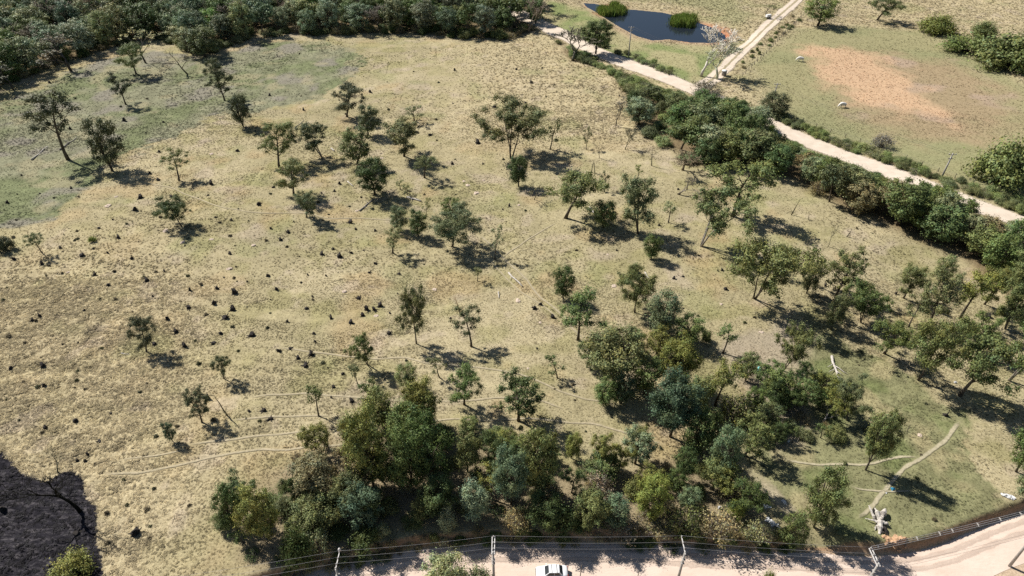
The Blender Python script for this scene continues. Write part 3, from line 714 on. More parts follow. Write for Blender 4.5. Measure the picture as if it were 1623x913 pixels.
def proto_dense(seed, H=8.0, W=5.5, base=0.12, dens=420, L=0.21, flat=0.85, nc=40, cr=0.125, bark='bark'):
    r = np.random.default_rng(seed); tk = MB(); clumps = []
    P = bend((0, 0, -0.1), (r.normal(0, .06), r.normal(0, .06), 1), H * 0.8, r, 6, 0.02, 0.06)
    R0 = H * 0.022
    tk.tube(P, [R0 * (1 - 0.75 * i / 6) for i in range(7)], 7)
    zc = H * (base + 1) / 2; hz = H * (1 - base) / 2
    for k in range(nc):
        z = -0.9 + 1.8 * (k + r.random() * .6) / nc
        az = 2.4 * k + r.normal(0, .3); ring = math.sqrt(max(0.02, 1 - z * z)) * r.uniform(0.55, 0.92)
        c = np.array([math.cos(az) * ring * W * .42, math.sin(az) * ring * W * .42, zc + z * hz * 0.84])
        c += r.normal(0, .04 * W, 3)
        rad = W * cr * r.uniform(0.6, 1.35)
        clumps.append((c, rad, r.uniform(0.72, 1.28)))
        a = P[min(6, max(1, int((c[2] / H) * 5)))]
        tk.tube([a, (a + c) / 2 + np.array([0, 0, .1]), c], [R0 * .3, R0 * .2, R0 * .08], 4)
    return (H, W, tk.mesh('trunk', M[bark], True), crown_mesh('crown', clumps, dens, L, seed + 500, flat=flat), bark)
def proto_bush(seed, H=3.0, W=4.0, dens=380, L=0.18, nc=18, cr=0.2, twiggy=False, up=0.35, droop=0.0):
    r = np.random.default_rng(seed); tk = MB(); clumps = []
    for k in range(nc):
        az = 2.4 * k + r.normal(0, .4); q = math.sqrt((k + .5) / nc); zz = math.sqrt(max(0.05, 1 - q * q * .9)) * r.uniform(.55, 1.0)
        c = np.array([math.cos(az) * q * W * .42, math.sin(az) * q * W * .42, H * (0.10 + 0.74 * zz)])
        rad = W * cr * r.uniform(.65, 1.15)
        clumps.append((c, rad, r.uniform(0.8, 1.15)))
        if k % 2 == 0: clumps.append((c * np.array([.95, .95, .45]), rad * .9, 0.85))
        tk.tube([(c[0] * .12, c[1] * .12, -.1), (c[0] * .5, c[1] * .5, c[2] * .6), tuple(c * np.array([1, 1, 1.12]))], [H * .018, H * .012, H * .004], 4)
        if twiggy:
            for _ in range(5):
                d = r.normal(0, 1, 3); d[2] = abs(d[2]) + .4
                tk.tube([tuple(c * .8), tuple(c * .8 + d / np.linalg.norm(d) * W * .22)], [H * .006, H * .002], 3)
    return (H, W, tk.mesh('stems', M['twig' if twiggy else 'bark'], True), crown_mesh('crown', clumps, dens, L, seed + 500, flat=.85, up=up, droop=droop), 'bush')
def proto_bare(seed, H=9.0, W=6.0, leafy=0, levels=4, up=0.10, thick=0.02, stems=1, mat='tinttwig', spread=0.75, fine=.022):
    r = np.random.default_rng(seed); tk = MB(); tw = MB(); clumps = []
    def grow(p, d, ln, rad, lev):
        P = bend(p, d, ln, r, 3, up, 0.13)
        (tk if lev >= levels - 1 else tw).tube(P, [rad, rad * .85, rad * .7, rad * .55], 6 if lev >= levels - 1 else (4 if lev > 1 else 3))
        if lev == 0:
            clumps.append((P[-1], ln * .5, 1.0)); return
        nb = 3 if lev >= levels - 1 else int(r.integers(3, 5))
        for k in range(nb):
            az = r.uniform(0, 2 * PI); e = np.array(P[-1]) - np.array(P[-2]); e /= np.linalg.norm(e)
            a = np.cross(e, [math.cos(az), math.sin(az), .3]); a /= np.linalg.norm(a)
            d2 = e + a * r.uniform(spread * .6, spread * 1.25)
            grow(P[-1] if k < 2 else P[2], d2, ln * r.uniform(.55, .8), max(rad * .52, fine), lev - 1)
    for s in range(stems):
        az = r.uniform(0, 2 * PI)
        grow((0.1 * s, 0, -.1), (0.35 * math.cos(az) * (stems > 1), 0.35 * math.sin(az) * (stems > 1), 1), H * .36, H * thick, levels)
    V_ = np.array(tw.V); h = V_[:, 2].max(); w = (V_[:, 0].max() - V_[:, 0].min() + V_[:, 1].max() - V_[:, 1].min()) / 2 * .9
    cm = None
    if leafy:
        cm = crown_mesh('crown', [c for c in clumps if r.random() < leafy], 90, .24, seed + 500)
    return (h, w, tk.mesh('trunk', M[mat], True), tw.mesh('branches', M[mat], True), 'bare', cm)
def proto_snag(seed, H=5.0):
    r = np.random.default_rng(seed); tk = MB(); tw = MB()
    P = bend((0, 0, -.1), (r.normal(0, .06), r.normal(0, .06), 1), H, r, 5, 0, .06)
    tk.tube(P, [.13, .11, .09, .07, .05, .02], 6)
    for k in range(7):
        i = int(r.integers(1, 5)); az = r.uniform(0, 2 * PI)
        Q = bend(P[i], (math.cos(az), math.sin(az), r.uniform(.2, .9)), H * r.uniform(.12, .3), r, 3, .05, .2)
        tw.tube(Q, [.035, .028, .02, .008], 4)
    return (H, 1.6, tk.mesh('trunk', M['tinttwig'], True), tw.mesh('branches', M['tinttwig'], True), 'bare', None)
def proto_reed(seed, H=2.2, W=3.0, n=420, wid=0.07):
    r = np.random.default_rng(seed); Vv = []; cv = []
    for i in range(n):
        a = r.uniform(0, 2 * PI); q = math.sqrt(r.random()) * W / 2
        x, y = math.cos(a) * q, math.sin(a) * q; h = H * r.uniform(.55, 1.0) * (1 - .25 * (2 * q / W) ** 2); b = r.uniform(0, 2 * PI); ln = r.uniform(.1, .5)
        t = np.array([math.cos(b), math.sin(b)]); pw = np.array([-t[1], t[0]]) * wid
        Vv += [(x - pw[0], y - pw[1], -.1), (x + pw[0], y + pw[1], -.1), (x + t[0] * ln * .4 + pw[0] * .8, y + t[1] * ln * .4 + pw[1] * .8, h * .65), (x + t[0] * ln, y + t[1] * ln, h)]
        k = r.normal(1, .2); cv += [(k, k, k)] * 4
    Vv = np.array(Vv)
    m = mesh_from('leaves', Vv, np.arange(len(Vv)).reshape(-1, 4), M['leaf'])
    a = m.attributes.new('leafvar', 'FLOAT_COLOR', 'POINT'); a.data.foreach_set('color', np.c_[np.array(cv).clip(.5, 1.5), np.ones(len(cv))].ravel().astype(np.float32))
    return (H, W, None, m, 'reed')

PROTO = {
    'gum': [proto_gum(1), proto_gum(2, base=.3), proto_gum(3, nl=16, base=.2), proto_gum(4, nl=12, base=.34, crad=.125), proto_gum(5, stems=2, nl=18, base=.25), proto_gum(6, nl=10, base=.4, crad=.12), proto_gum(7, nl=20, base=.18, crad=.11), proto_gum(8, stems=3, nl=18, base=.3, crad=.12, bark='palebark')],
    'wide': [proto_gum(11, H=9, W=9, base=.3, nl=18, crad=.10, stems=3, dens=420, L=.23), proto_gum(12, H=9, W=9, base=.25, nl=18, crad=.105, stems=2, dens=420, L=.23), proto_gum(13, H=9, W=9, base=.3, nl=16, crad=.11, stems=1, dens=420, L=.23)],
    'dense': [proto_dense(21), proto_dense(22, nc=46), proto_dense(23, base=.2)],
    'big': [proto_dense(31, H=10, W=8, base=.15, nc=64, cr=.10, dens=430, L=.23), proto_dense(32, H=10, W=8, base=.1, nc=70, cr=.098, dens=430, L=.23), proto_dense(33, H=10, W=8, base=.22, nc=58, cr=.105, dens=430, L=.23)],
    'sapling': [proto_gum(41, H=5, W=2.6, base=.3, nl=6, crad=.17, dens=330, L=.17, flat=.9), proto_gum(42, H=5, W=2.6, base=.4, nl=5, crad=.2, dens=300, L=.17), proto_gum(43, H=5, W=2.6, base=.25, nl=7, crad=.16, dens=330, L=.17)],
    'bush': [proto_bush(51), proto_bush(52, nc=22), proto_bush(53, nc=14, cr=.24)],
    'scrub': [proto_bush(56, dens=110, twiggy=True, L=.2), proto_bush(57, dens=80, twiggy=True, nc=22, L=.2)],
    'bare': [proto_bare(61), proto_bare(62, up=.14), proto_bare(63)],
    'barefine': [proto_bare(66, levels=5, up=.16, spread=.7, thick=.024, fine=.05), proto_bare(67, levels=5, up=.14, spread=.75, thick=.024, fine=.05)],
    'sparse': [proto_bare(71, leafy=.5), proto_bare(72, leafy=.7), proto_bare(73, leafy=.4)],
    'snag': [proto_snag(76), proto_snag(77), proto_snag(78)],
    'forest': [proto_dense(81, H=12, W=9, base=.10, nc=54, cr=.115, dens=150, L=.38), proto_dense(82, H=12, W=9, base=.06, nc=58, cr=.11, dens=150, L=.38),
               proto_dense(83, H=12, W=9, base=.14, nc=48, cr=.12, dens=150, L=.38), proto_gum(84, H=12, W=8, base=.35, nl=10, dens=70, L=.48, crad=.16)],
    'reed': [proto_reed(91), proto_reed(92)],
}
TINT = {
    'grey': (.094, .100, .054), 'dkgrey': (.058, .064, .038), 'green': (.076, .094, .038), 'dkgreen': (.048, .064, .026), 'olive': (.112, .112, .038),
    'olgrey': (.096, .104, .046), 'blue': (.086, .106, .068), 'dkblue': (.052, .072, .046), 'pale': (.165, .168, .100), 'silver': (.145, .165, .120),
    'yell': (.130, .145, .042), 'bright': (.082, .122, .036), 'brown': (.122, .100, .058), 'purple': (.135, .108, .088), 'tan': (.20, .165, .10),
    'rust': (.22, .10, .05), 'twig': (.26, .235, .22), 'white': (.62, .59, .58), 'charred': (.018, .016, .015), 'mauve': (.22, .185, .18), 'deadgrey': (.20, .175, .155),
    'cream': (.30, .27, .18), 'reed': (.105, .150, .030), 'cane': (.135, .155, .070),
}
COLWORD = {'grey': 'grey green', 'dkgrey': 'dark grey green', 'green': 'mid green', 'dkgreen': 'dark green', 'olive': 'olive yellow green', 'olgrey': 'dull olive',
           'blue': 'bluish green', 'dkblue': 'dark bluish green', 'pale': 'pale grey green', 'silver': 'silvery blue green', 'yell': 'bright yellow green', 'bright': 'fresh green',
           'brown': 'brownish', 'purple': 'purplish brown', 'tan': 'tan', 'rust': 'rusty red', 'twig': 'greyish', 'white': 'whitish', 'charred': 'charred black',
           'mauve': 'mauve grey', 'deadgrey': 'dead grey', 'cream': 'cream leaved', 'reed': 'vivid green', 'cane': 'green'}
KINDWORD = {'gum': 'open crowned gum tree', 'wide': 'broad spreading tree', 'dense': 'dense rounded tree', 'big': 'large full crowned tree', 'sapling': 'slender sapling', 'bush': 'low bush',
            'scrub': 'twiggy scrub bush', 'bare': 'leafless tree', 'barefine': 'leafless fine twigged tree', 'sparse': 'sparsely leaved tree', 'snag': 'bare dead pole', 'forest': 'forest tree', 'reed': 'reed bed'}
NAMEOF = {'gum': 'gum_tree', 'wide': 'spreading_tree', 'dense': 'rounded_tree', 'big': 'full_crowned_tree', 'sapling': 'sapling', 'bush': 'bush', 'scrub': 'scrub_bush', 'bare': 'leafless_tree', 'barefine': 'leafless_tree',
          'sparse': 'sparse_tree', 'snag': 'dead_pole', 'forest': 'forest_tree', 'reed': 'reed_clump'}
CATOF = {'bush': 'bush', 'scrub': 'bush', 'reed': 'reeds', 'snag': 'dead tree'}
ALL_PLANTS = []      # (root, px, py, kind, tint, H, fixed label)
def plant(x, y, z, H, W, kind, tint, variant=None, label=None, group=None, px=None, py=None, lean=0.0, leaf=None):
    pl = PROTO[kind]; p = pl[random.randrange(len(pl)) if variant is None else variant % len(pl)]
    root = empty(NAMEOF[kind], (x, y, z), random.uniform(0, 2 * PI))
    root.scale = (W / p[1], W / p[1], H / p[0])
    if not lean and kind in ('gum', 'sapling', 'dense', 'wide', 'bare', 'sparse', 'snag'):
        root.rotation_euler = (random.gauss(0, .05), random.gauss(0, .05), random.uniform(0, 2 * PI))
    if lean:
        root.rotation_euler = (Matrix.Rotation(lean, 4, 'Y') @ Matrix.Rotation(random.uniform(0, 2 * PI), 4, 'Z')).to_euler()
    tc = np.array(TINT[tint]) * np.array([.99, 1.02, .82]) * (1.0 if tint in ('white', 'charred', 'twig', 'mauve', 'deadgrey') else 1.85) * random.uniform(.86, 1.16) * np.array([random.uniform(.93, 1.07), 1, random.uniform(.9, 1.1)])
    if p[4] in ('bare',):
        t = obj('trunk', p[2], root); b = obj('branches', p[3], root); b['kind'] = 'stuff'
        wood = tc if kind != 'sparse' else np.array(TINT['charred' if tint == 'charred' else 'deadgrey']) * .55
        t.color = (*(wood * .8), 1); b.color = (*wood, 1)
        if len(p) > 5 and p[5] is not None:
            c = obj('crown', p[5], root); c.color = (*(np.array(TINT['olgrey']) if tint == 'charred' else tc), 1)
    else:
        if p[2] is not None: obj('stems' if p[4] == 'bush' else 'trunk', p[2], root)
        c = obj('crown' if kind != 'reed' else 'leaves', p[3], root); c.color = (*tc, 1)
    ALL_PLANTS.append((root, px, py, kind, tint, H, label, group))
    root['category'] = CATOF.get(kind, 'tree')
    return root

# hand surveyed trees: base column, base row, top row, crown width (pixels of the aerial view), kind, tint
TREES = """
108 253 142 62 gum dkgrey|179 272 181 50 dense dkgrey|200 166 117 29 gum dkgrey|216 117 66 30 gum olgrey|231 100 41 40 sparse cream|113 113 58 50 sparse deadgrey
22 143 105 32 sparse deadgrey|301 84 39 38 gum pale|326 90 39 48 dense grey|298 118 76 40 bare deadgrey|356 160 93 31 gum dkgrey|386 201 146 31 dense dkgrey
550 185 130 37 gum dkgrey|584 215 162 35 dense dkgrey|656 192 162 24 sapling grey|442 265 196 42 gum olgrey|512 250 191 42 gum dkgrey|566 259 198 46 dense olgrey
640 248 188 47 gum grey|594 309 250 48 big dkgreen|466 309 253 38 gum olgrey|485 345 303 29 gum grey|673 282 246 34 gum grey|634 300 283 13 sapling grey|646 309 291 13 sapling grey
631 367 325 29 dense grey|623 401 362 33 gum grey|663 376 330 30 dense dkgreen|675 343 311 12 sapling pale|717 391 338 64 wide grey|717 350 312 28 dense green
784 412 359 18 sapling pale|757 446 422 16 sapling grey|810 252 175 78 wide grey|822 296 244 30 dense dkgreen|847 317 288 22 sparse brown|896 345 263 60 gum olgrey
956 360 317 38 dense green|958 304 274 15 sapling dkgrey|1012 370 283 48 gum grey|1031 412 372 28 dense dkgreen|1059 353 318 22 sapling pale|1109 390 290 60 gum olgrey
1160 343 252 72 gum olgrey|1075 308 278 38 bare mauve|1082 270 237 34 barefine purple|1033 263 232 9 snag deadgrey|937 274 252 8 snag deadgrey|943 275 256 8 snag deadgrey
929 237 201 12 sapling grey|871 237 185 22 sapling grey|950 251 216 14 bare deadgrey|991 237 205 14 barefine deadgrey|976 200 158 18 sparse deadgrey|1010 283 259 11 sapling yell
893 474 422 37 dense dkgreen|1003 431 418 15 bush grey|987 461 433 18 sapling grey|1196 472 373 98 wide olgrey|1278 466 413 32 dense grey|1324 472 399 54 gum olgrey|1292 454 392 30 sapling olgrey
1254 341 313 8 snag charred|1282 349 336 6 snag deadgrey|1312 391 355 12 bare deadgrey|1278 401 379 10 bare deadgrey|1342 375 360 9 snag deadgrey|1316 522 466 33 dense grey
1365 511 456 68 wide green|1402 560 503 60 gum green|1455 603 511 84 wide olgrey|1520 627 527 86 gum olgrey|1599 602 487 70 gum green|1522 506 422 62 gum olive|1474 511 428 58 gum grey
1440 519 467 34 sapling grey|1240 588 527 52 wide olgrey|1230 643 590 50 dense green|1343 666 611 56 wide grey|1372 745 647 58 big olgrey|1610 748 655 64 big green
1618 800 728 62 big grey|1290 836 744 62 big olgrey|1253 872 820 46 dense green|916 540 471 60 gum green|1006 495 443 54 wide olgrey|1047 528 461 54 dense blue|1088 542 498 47 dense green
1118 540 522 17 bush green|972 612 521 92 big grey|1066 610 535 66 big olive|1022 625 566 52 dense olgrey|1062 692 592 80 big dkblue|984 640 590 36 dense dkblue|884 599 563 27 sapling green
821 667 595 62 gum dkgreen|1134 643 563 54 gum olive|1145 560 516 33 sapling green|1168 665 620 58 scrub olgrey|1192 650 616 30 dense green|1214 678 640 44 dense grey
583 577 521 33 gum olgrey|568 612 571 20 sapling grey|660 546 458 36 gum grey|747 549 494 46 gum dkgrey|730 498 466 10 snag rust|697 598 560 24 sapling grey|644 613 577 36 dense olgrey
505 660 608 30 sapling green|736 641 582 44 gum green|233 559 504 34 gum dkgrey|355 600 561 24 gum dkgrey|320 670 619 34 gum dkgrey|360 658 621 14 snag deadgrey|274 700 667 20 dense dkblue
288 359 321 43 wide dkgreen|284 286 241 34 gum olgrey|67 401 366 22 gum grey|148 383 374 10 bush yell|8 396 372 26 bush dkgrey|128 812 742 84 bare charred|92 750 715 26 bare deadgrey
118 912 889 56 bush olive|607 675 613 50 dense olgrey|671 680 605 64 big olive|592 770 648 76 big olive|648 720 640 62 dense green|652 775 672 70 big green|690 770 668 60 gum dkgreen|741 748 680 44 dense olgrey
425 875 775 64 big olive|378 862 772 48 dense dkgreen|500 812 728 84 big brown|568 790 705 54 gum brown|756 835 764 50 dense silver|710 848 804 25 bush silver|672 830 790 34 dense olgrey
810 825 708 62 big blue|563 830 755 62 big grey|502 850 790 80 big olgrey|578 850 775 66 big dkblue|503 885 838 42 scrub pale|583 882 842 46 bush dkgreen|607 852 830 22 bush silver|478 905 842 50 bush dkgreen
697 830 760 62 big dkgreen|850 778 676 68 big olgrey|906 727 684 29 dense olive|1006 735 682 48 gum silver|952 758 720 60 dense green|1083 778 711 38 dense dkgreen|1140 762 672 50 big blue|1128 790 730 46 dense olgrey
1030 835 756 58 big yell|931 845 780 60 big olgrey|973 845 790 50 dense blue|1087 815 773 36 dense blue|1084 852 800 50 scrub olgrey|1140 862 810 60 scrub tan|1163 828 792 30 bush yell|1163 806 752 52 scrub brown
984 858 822 58 scrub purple|1037 858 826 50 scrub brown|872 812 768 50 scrub brown|948 795 752 52 scrub purple|863 845 785 60 big dkgreen|818 845 805 40 scrub tan|888 850 803 42 bush dkgreen|1196 863 828 46 scrub pale
1111 121 42 42 barefine white|1136 126 66 33 barefine white|944 86 28 46 big dkgreen|908 96 52 46 barefine mauve|1118 150 124 44 scrub mauve
1296 40 -8 50 dense green|1390 32 -10 36 gum grey|1214 27 4 24 sparse olgrey|1483 52 22 46 bush olive|1556 60 32 30 bush green|1530 82 54 56 bush green|1590 104 52 84 bush olgrey|1632 110 50 80 bush green
960 642 600 42 dense green|1102 655 600 44 dense olgrey|1122 705 648 48 dense green|1096 722 655 50 dense dkgreen|1180 722 662 52 gum olgrey|1212 615 572 42 gum green|1182 604 560 36 dense olgrey|1264 645 600 42 dense green|930 582 545 32 gum olgrey|1560 482 424 48 gum olive|1594 522 455 54 gum olgrey|1490 446 404 40 dense grey|1432 472 420 42 gum olgrey|1548 562 502 52 gum green|1612 462 398 60 big olgrey|1040 560 515 40 dense olive|1000 560 520 38 dense green
1587 292 222 80 bush olgrey|1640 280 195 80 bush olgrey|1228 182 145 44 dense dkgrey|1397 233 208 28 scrub mauve|707 940 888 66 dense pale|752 935 900 48 bush pale|1213 935 905 20 bush yell
"""
for row in TREES.replace('\n', '|').split('|'):
    if not row.strip(): continue
    a = row.split(); bx, by, ty, w = map(float, a[:4])
    x, y, z = spot(bx, by); H = rise_to(x, y, z, ty); W = w * depth_at(x, y, z) / FPX
    k = 1.05 if a[4] in ('gum', 'wide', 'sapling') else 1.0
    if a[4] == 'barefine': W *= 1.25
    if bx > 1340 and by > 420: W *= .86
    if 350 < bx < 1230 and ty > 690 and by < 910:
        x, y, z = spot(bx, by - .22 * (by - ty)); H = rise_to(x, y, z, ty)
    plant(x, y, z - 0.05, H * k, W * (1.24 if by < 420 else 1.12), a[4], a[5], px=bx, py=by, group=None)
N_HAND = len(ALL_PLANTS)

def fill(P, n, spacing, seed, chooser, group, avoid=(), cap=None):
    r = np.random.default_rng(seed); lo = P.min(0); hi = P.max(0); got = []; tries = 0
    while len(got) < n and tries < 20000:
        tries += 1
        x, y = r.uniform(lo[0], hi[0]), r.uniform(lo[1], hi[1])
        if not inside(np.array([x]), np.array([y]), P)[0]: continue
        if any((x - a) ** 2 + (y - b) ** 2 < spacing ** 2 for a, b in got): continue
        if any(seg_dist(np.array([x]), np.array([y]), Q)[0] < w for Q, w in avoid): continue
        kind, tint, H, W = chooser(r, x, y)
        z = float(terrain(x, y)); got.append((x, y))
        d = depth_at(x, y, z)
        if cap is not None:
            cx_ = 811.5 + FPX * x / d; hm = rise_to(x, y, z, np.interp(cx_, cap[0], cap[1]))
            H2 = max(1.1, min(H, hm * r.uniform(.8, 1.05))); W *= max(.62, (H2 / H) ** .5); H = H2
        plant(x, y, z - .05, H, W, kind, tint, px=811.5 + FPX * x / d, py=456.5 - FPX * (y * AX_U[1] + (z - CAM_H) * AX_U[2]) / d, group=group)
def pick(r, items):
    w = np.array([i[-1] for i in items], float); return items[r.choice(len(items), p=w / w.sum())]
TINT.update({'fdkgreen': (.066, .090, .040), 'fgrey': (.140, .150, .098), 'fdkblue': (.078, .104, .072), 'fblue': (.130, .152, .112), 'fdkgrey': (.094, .102, .070)})
COLWORD.update({'fdkgreen': 'dark green', 'fgrey': 'grey green', 'fdkblue': 'dark bluish green', 'fblue': 'bluish green', 'fdkgrey': 'dark grey green'})
def forest_tree(r, x, y):
    k, t, _ = pick(r, [('forest', 'fdkgreen', 4), ('forest', 'green', 2), ('forest', 'fgrey', 3), ('forest', 'fdkblue', 3), ('forest', 'fblue', 2.2), ('forest', 'pale', 1.2), ('forest', 'fdkgrey', 3), ('barefine', 'mauve', 1.8), ('forest', 'bright', .6), ('forest', 'olgrey', 1)])
    s = r.uniform(.75, 1.2); return k, t, 12.5 * s, 11.0 * r.uniform(.8, 1.2) * (s ** .5)
fill(FOREST, 280, 6.6, 3, forest_tree, 'trees of the forest along the top edge')
def forest_edge(r, x, y):
    k, t, _ = pick(r, [('bush', 'dkgreen', 2), ('bush', 'grey', 2), ('scrub', 'brown', 1.5), ('bush', 'olgrey', 1), ('scrub', 'tan', .6)])
    return k, t, r.uniform(1.6, 4.2), r.uniform(3, 5.5)
FE = poly_at([(0, 144), (45, 121), (85, 102), (125, 91), (170, 77), (220, 63), (262, 61), (290, 80), (330, 86), (372, 69), (400, 61), (470, 55), (540, 55), (600, 51), (690, 53), (730, 61), (800, 61), (850, 51),
              (850, 44), (800, 53), (730, 53), (690, 45), (600, 43), (540, 47), (470, 47), (400, 53), (372, 60), (330, 78), (290, 72), (262, 52), (220, 54), (170, 68), (125, 82), (85, 92), (45, 112), (0, 135)])
fill(FE, 105, 2.2, 4, forest_edge, 'undergrowth along the forest edge')
def hedge_tree(r, x, y):
    west = x < 47
    if west and r.random() < .75:
        k, t, _ = pick(r, [('bush', 'cane', 3), ('bush', 'grey', 1.5), ('scrub', 'olgrey', 1)]); return k, t, r.uniform(2.4, 4.2), r.uniform(3.5, 6)
    k, t, _ = pick(r, [('forest', 'fdkgreen', 3), ('forest', 'fgrey', 1.5), ('forest', 'olgrey', 2.5), ('forest', 'green', 2.5), ('forest', 'grey', 1.5), ('bush', 'bright', .5), ('scrub', 'brown', .5), ('forest', 'brown', .4), ('barefine', 'mauve', .3), ('bush', 'dkgreen', .8)])
    if k in ('bush', 'scrub'): return k, t, r.uniform(2.6, 5), r.uniform(4, 6.5)
    return k, t, r.uniform(7, 12), r.uniform(7, 10.5)
fill(HEDGE, 130, 3.7, 5, hedge_tree, 'trees and bushes of the overgrown hedgerow', avoid=((ROADU, 4.6), (ROADS, 4)),
     cap=([850, 905, 950, 1010, 1060, 1095, 1110, 1160, 1205, 1225, 1260, 1330, 1390, 1440, 1460, 1500, 1520, 1545, 1600, 1700], [40, 72, 100, 122, 142, 150, 140, 150, 165, 200, 232, 258, 276, 292, 290, 296, 322, 345, 350, 380]))
def far_hedge(r, x, y):
    k, t, _ = pick(r, [('bush', 'cane', 3), ('bush', 'grey', 2), ('bush', 'olgrey', 1), ('scrub', 'olgrey', 1)]); return k, t, r.uniform(1.3, 2.4), r.uniform(2.4, 4)
FH = poly_at([(1205, 176), (1250, 188), (1330, 222), (1400, 243), (1480, 276), (1560, 303), (1640, 330), (1640, 352), (1560, 318), (1480, 290), (1400, 257), (1330, 233), (1250, 200), (1205, 186)])
fill(FH, 58, 2.0, 6, far_hedge, 'bushes on the far side of the upper road', avoid=((ROADU, 4.2),))
NH = poly_at([(950, 68), (1000, 88), (1060, 112), (1075, 120), (1060, 122), (1000, 100), (950, 80)])
fill(NH, 14, 2.0, 8, far_hedge, 'bushes between the pond meadow and the road', avoid=((ROADU, 4.0),))
NL = poly_at([(905, 82), (950, 103), (1000, 128), (1050, 148), (1075, 158), (1060, 168), (1000, 150), (960, 112), (915, 98)])
fill(NL, 70, 1.5, 31, lambda r, x, y: (*pick(r, [('bush', 'cane', 3), ('bush', 'grey', 2), ('scrub', 'olgrey', 1)])[:2], r.uniform(2.0, 3.2), r.uniform(2.6, 4.6)), 'cane like bushes at the hedge left end', avoid=((ROADU, 4.4),),
     cap=([850, 905, 950, 1010, 1060, 1110], [40, 74, 100, 122, 142, 150]))
SR = poly_at([(1165, 105), (1205, 75), (1240, 45), (1262, 22), (1275, 28), (1245, 58), (1205, 90), (1170, 120)])
fill(SR, 22, 2.4, 9, lambda r, x, y: (('bush', 'olgrey', r.uniform(.7, 1.6), r.uniform(1.2, 2.6)) if r.random() < .6 else ('scrub', 'brown', r.uniform(.7, 1.5), r.uniform(1.4, 2.6))), 'low bushes along the side road fence', avoid=((ROADS, 3.6),))
def under(r, x, y):
    k, t, _ = pick(r, [('bush', 'dkgreen', 2), ('scrub', 'brown', 1), ('bush', 'grey', 2), ('scrub', 'tan', .8), ('bush', 'olgrey', 2), ('sapling', 'green', 1.5), ('dense', 'olgrey', 2), ('dense', 'dkgreen', 2), ('gum', 'olive', 2), ('gum', 'dkgreen', 1.5)])
    if y < edge_y(x) + 5 and k in ('sapling', 'dense', 'gum'): k = 'scrub'
    if k == 'sapling': return k, t, r.uniform(3, 5), r.uniform(1.6, 2.6)
    if k == 'dense': return k, t, r.uniform(3.0, 6), r.uniform(2.6, 4.4)
    if k == 'gum': return k, t, r.uniform(5, 8), r.uniform(3, 5)
    low = .6 if y < edge_y(x) + 4 else 1.0
    return k, t, r.uniform(1.0, 2.6) * low, r.uniform(1.8, 3.6)
fill(THICKET, 110, 2.0, 10, under, 'undergrowth of the roadside thicket', avoid=((TRACK, 3.2),))
BK = poly_at([(420, 918), (500, 896), (584, 874), (663, 859), (780, 849), (900, 847), (1000, 849), (1100, 855), (1220, 862), (1280, 866), (1280, 858), (1220, 853), (1100, 846), (1000, 839), (900, 838), (780, 840), (663, 850), (584, 866), (500, 886), (420, 908)])
fill(BK, 75, 1.0, 33, lambda r, x, y: (*pick(r, [('scrub', 'tan', 3), ('scrub', 'brown', 3), ('scrub', 'purple', 1.5), ('bush', 'olgrey', 2), ('bush', 'dkgreen', 1), ('scrub', 'pale', 1)])[:2], r.uniform(.7, 1.5), r.uniform(1.3, 2.4)), 'scrub overhanging the road bank', avoid=((TRACK, 3.0),))
PB = poly_at([(1196, 700), (1240, 700), (1330, 690), (1330, 640), (1290, 610), (1250, 610), (1200, 640), (1180, 670)])
fill(PB, 22, 2.2, 12, under, 'undergrowth among the trees left of the clearing', avoid=((TRACK, 3.2),))
# reeds in the pond
def reedbed(px, py, w, h, n, seed, label):
    r = np.random.default_rng(seed); cx0, cy0 = ground_at(px, py, -.5); Vv = []; cv = []
    hubs = [(math.sqrt(r.random()), r.uniform(0, 2 * PI), r.uniform(.6, 1.25)) for _ in range(22)]
    for i in range(n):
        q0, a0, hk = hubs[int(r.integers(22))]
        x, y = ground_at(px + w * q0 * math.cos(a0), py + h * q0 * math.sin(a0), -.5); x += r.normal(0, 1.0) - cx0; y += r.normal(0, 1.0) - cy0
        hh = 3.2 * hk * r.uniform(.5, 1.0); b = r.uniform(0, 2 * PI); ln = r.uniform(.1, .9); t = np.array([math.cos(b), math.sin(b)]); pw = np.array([-t[1], t[0]]) * .09
        Vv += [(x - pw[0], y - pw[1], -.3), (x + pw[0], y + pw[1], -.3), (x + t[0] * ln * .4 + pw[0] * .8, y + t[1] * ln * .4 + pw[1] * .8, hh * .65), (x + t[0] * ln, y + t[1] * ln, hh)]
        k = r.normal(1, .25) * (.75 + .5 * hk / 1.2); cv += [(k * r.uniform(.85, 1.3), k, k)] * 4
    Vv = np.array(Vv); m = mesh_from('reed_bed', Vv, np.arange(len(Vv)).reshape(-1, 4), M['leaf'])
    a = m.attributes.new('leafvar', 'FLOAT_COLOR', 'POINT'); a.data.foreach_set('color', np.c_[np.array(cv).clip(.4, 1.7), np.ones(len(cv))].ravel().astype(np.float32))
    o = obj('reed_bed', m, None, (cx0, cy0, -.55)); o.color = (.15, .21, .045, 1); tag(o, label, 'reeds', kind='stuff')
reedbed(970, 19, 17, 7, 5200, 15, 'vivid green reeds at the narrow left end of the pond')
reedbed(1082, 37, 20, 6, 5200, 16, 'vivid green reeds near the right end of the pond')

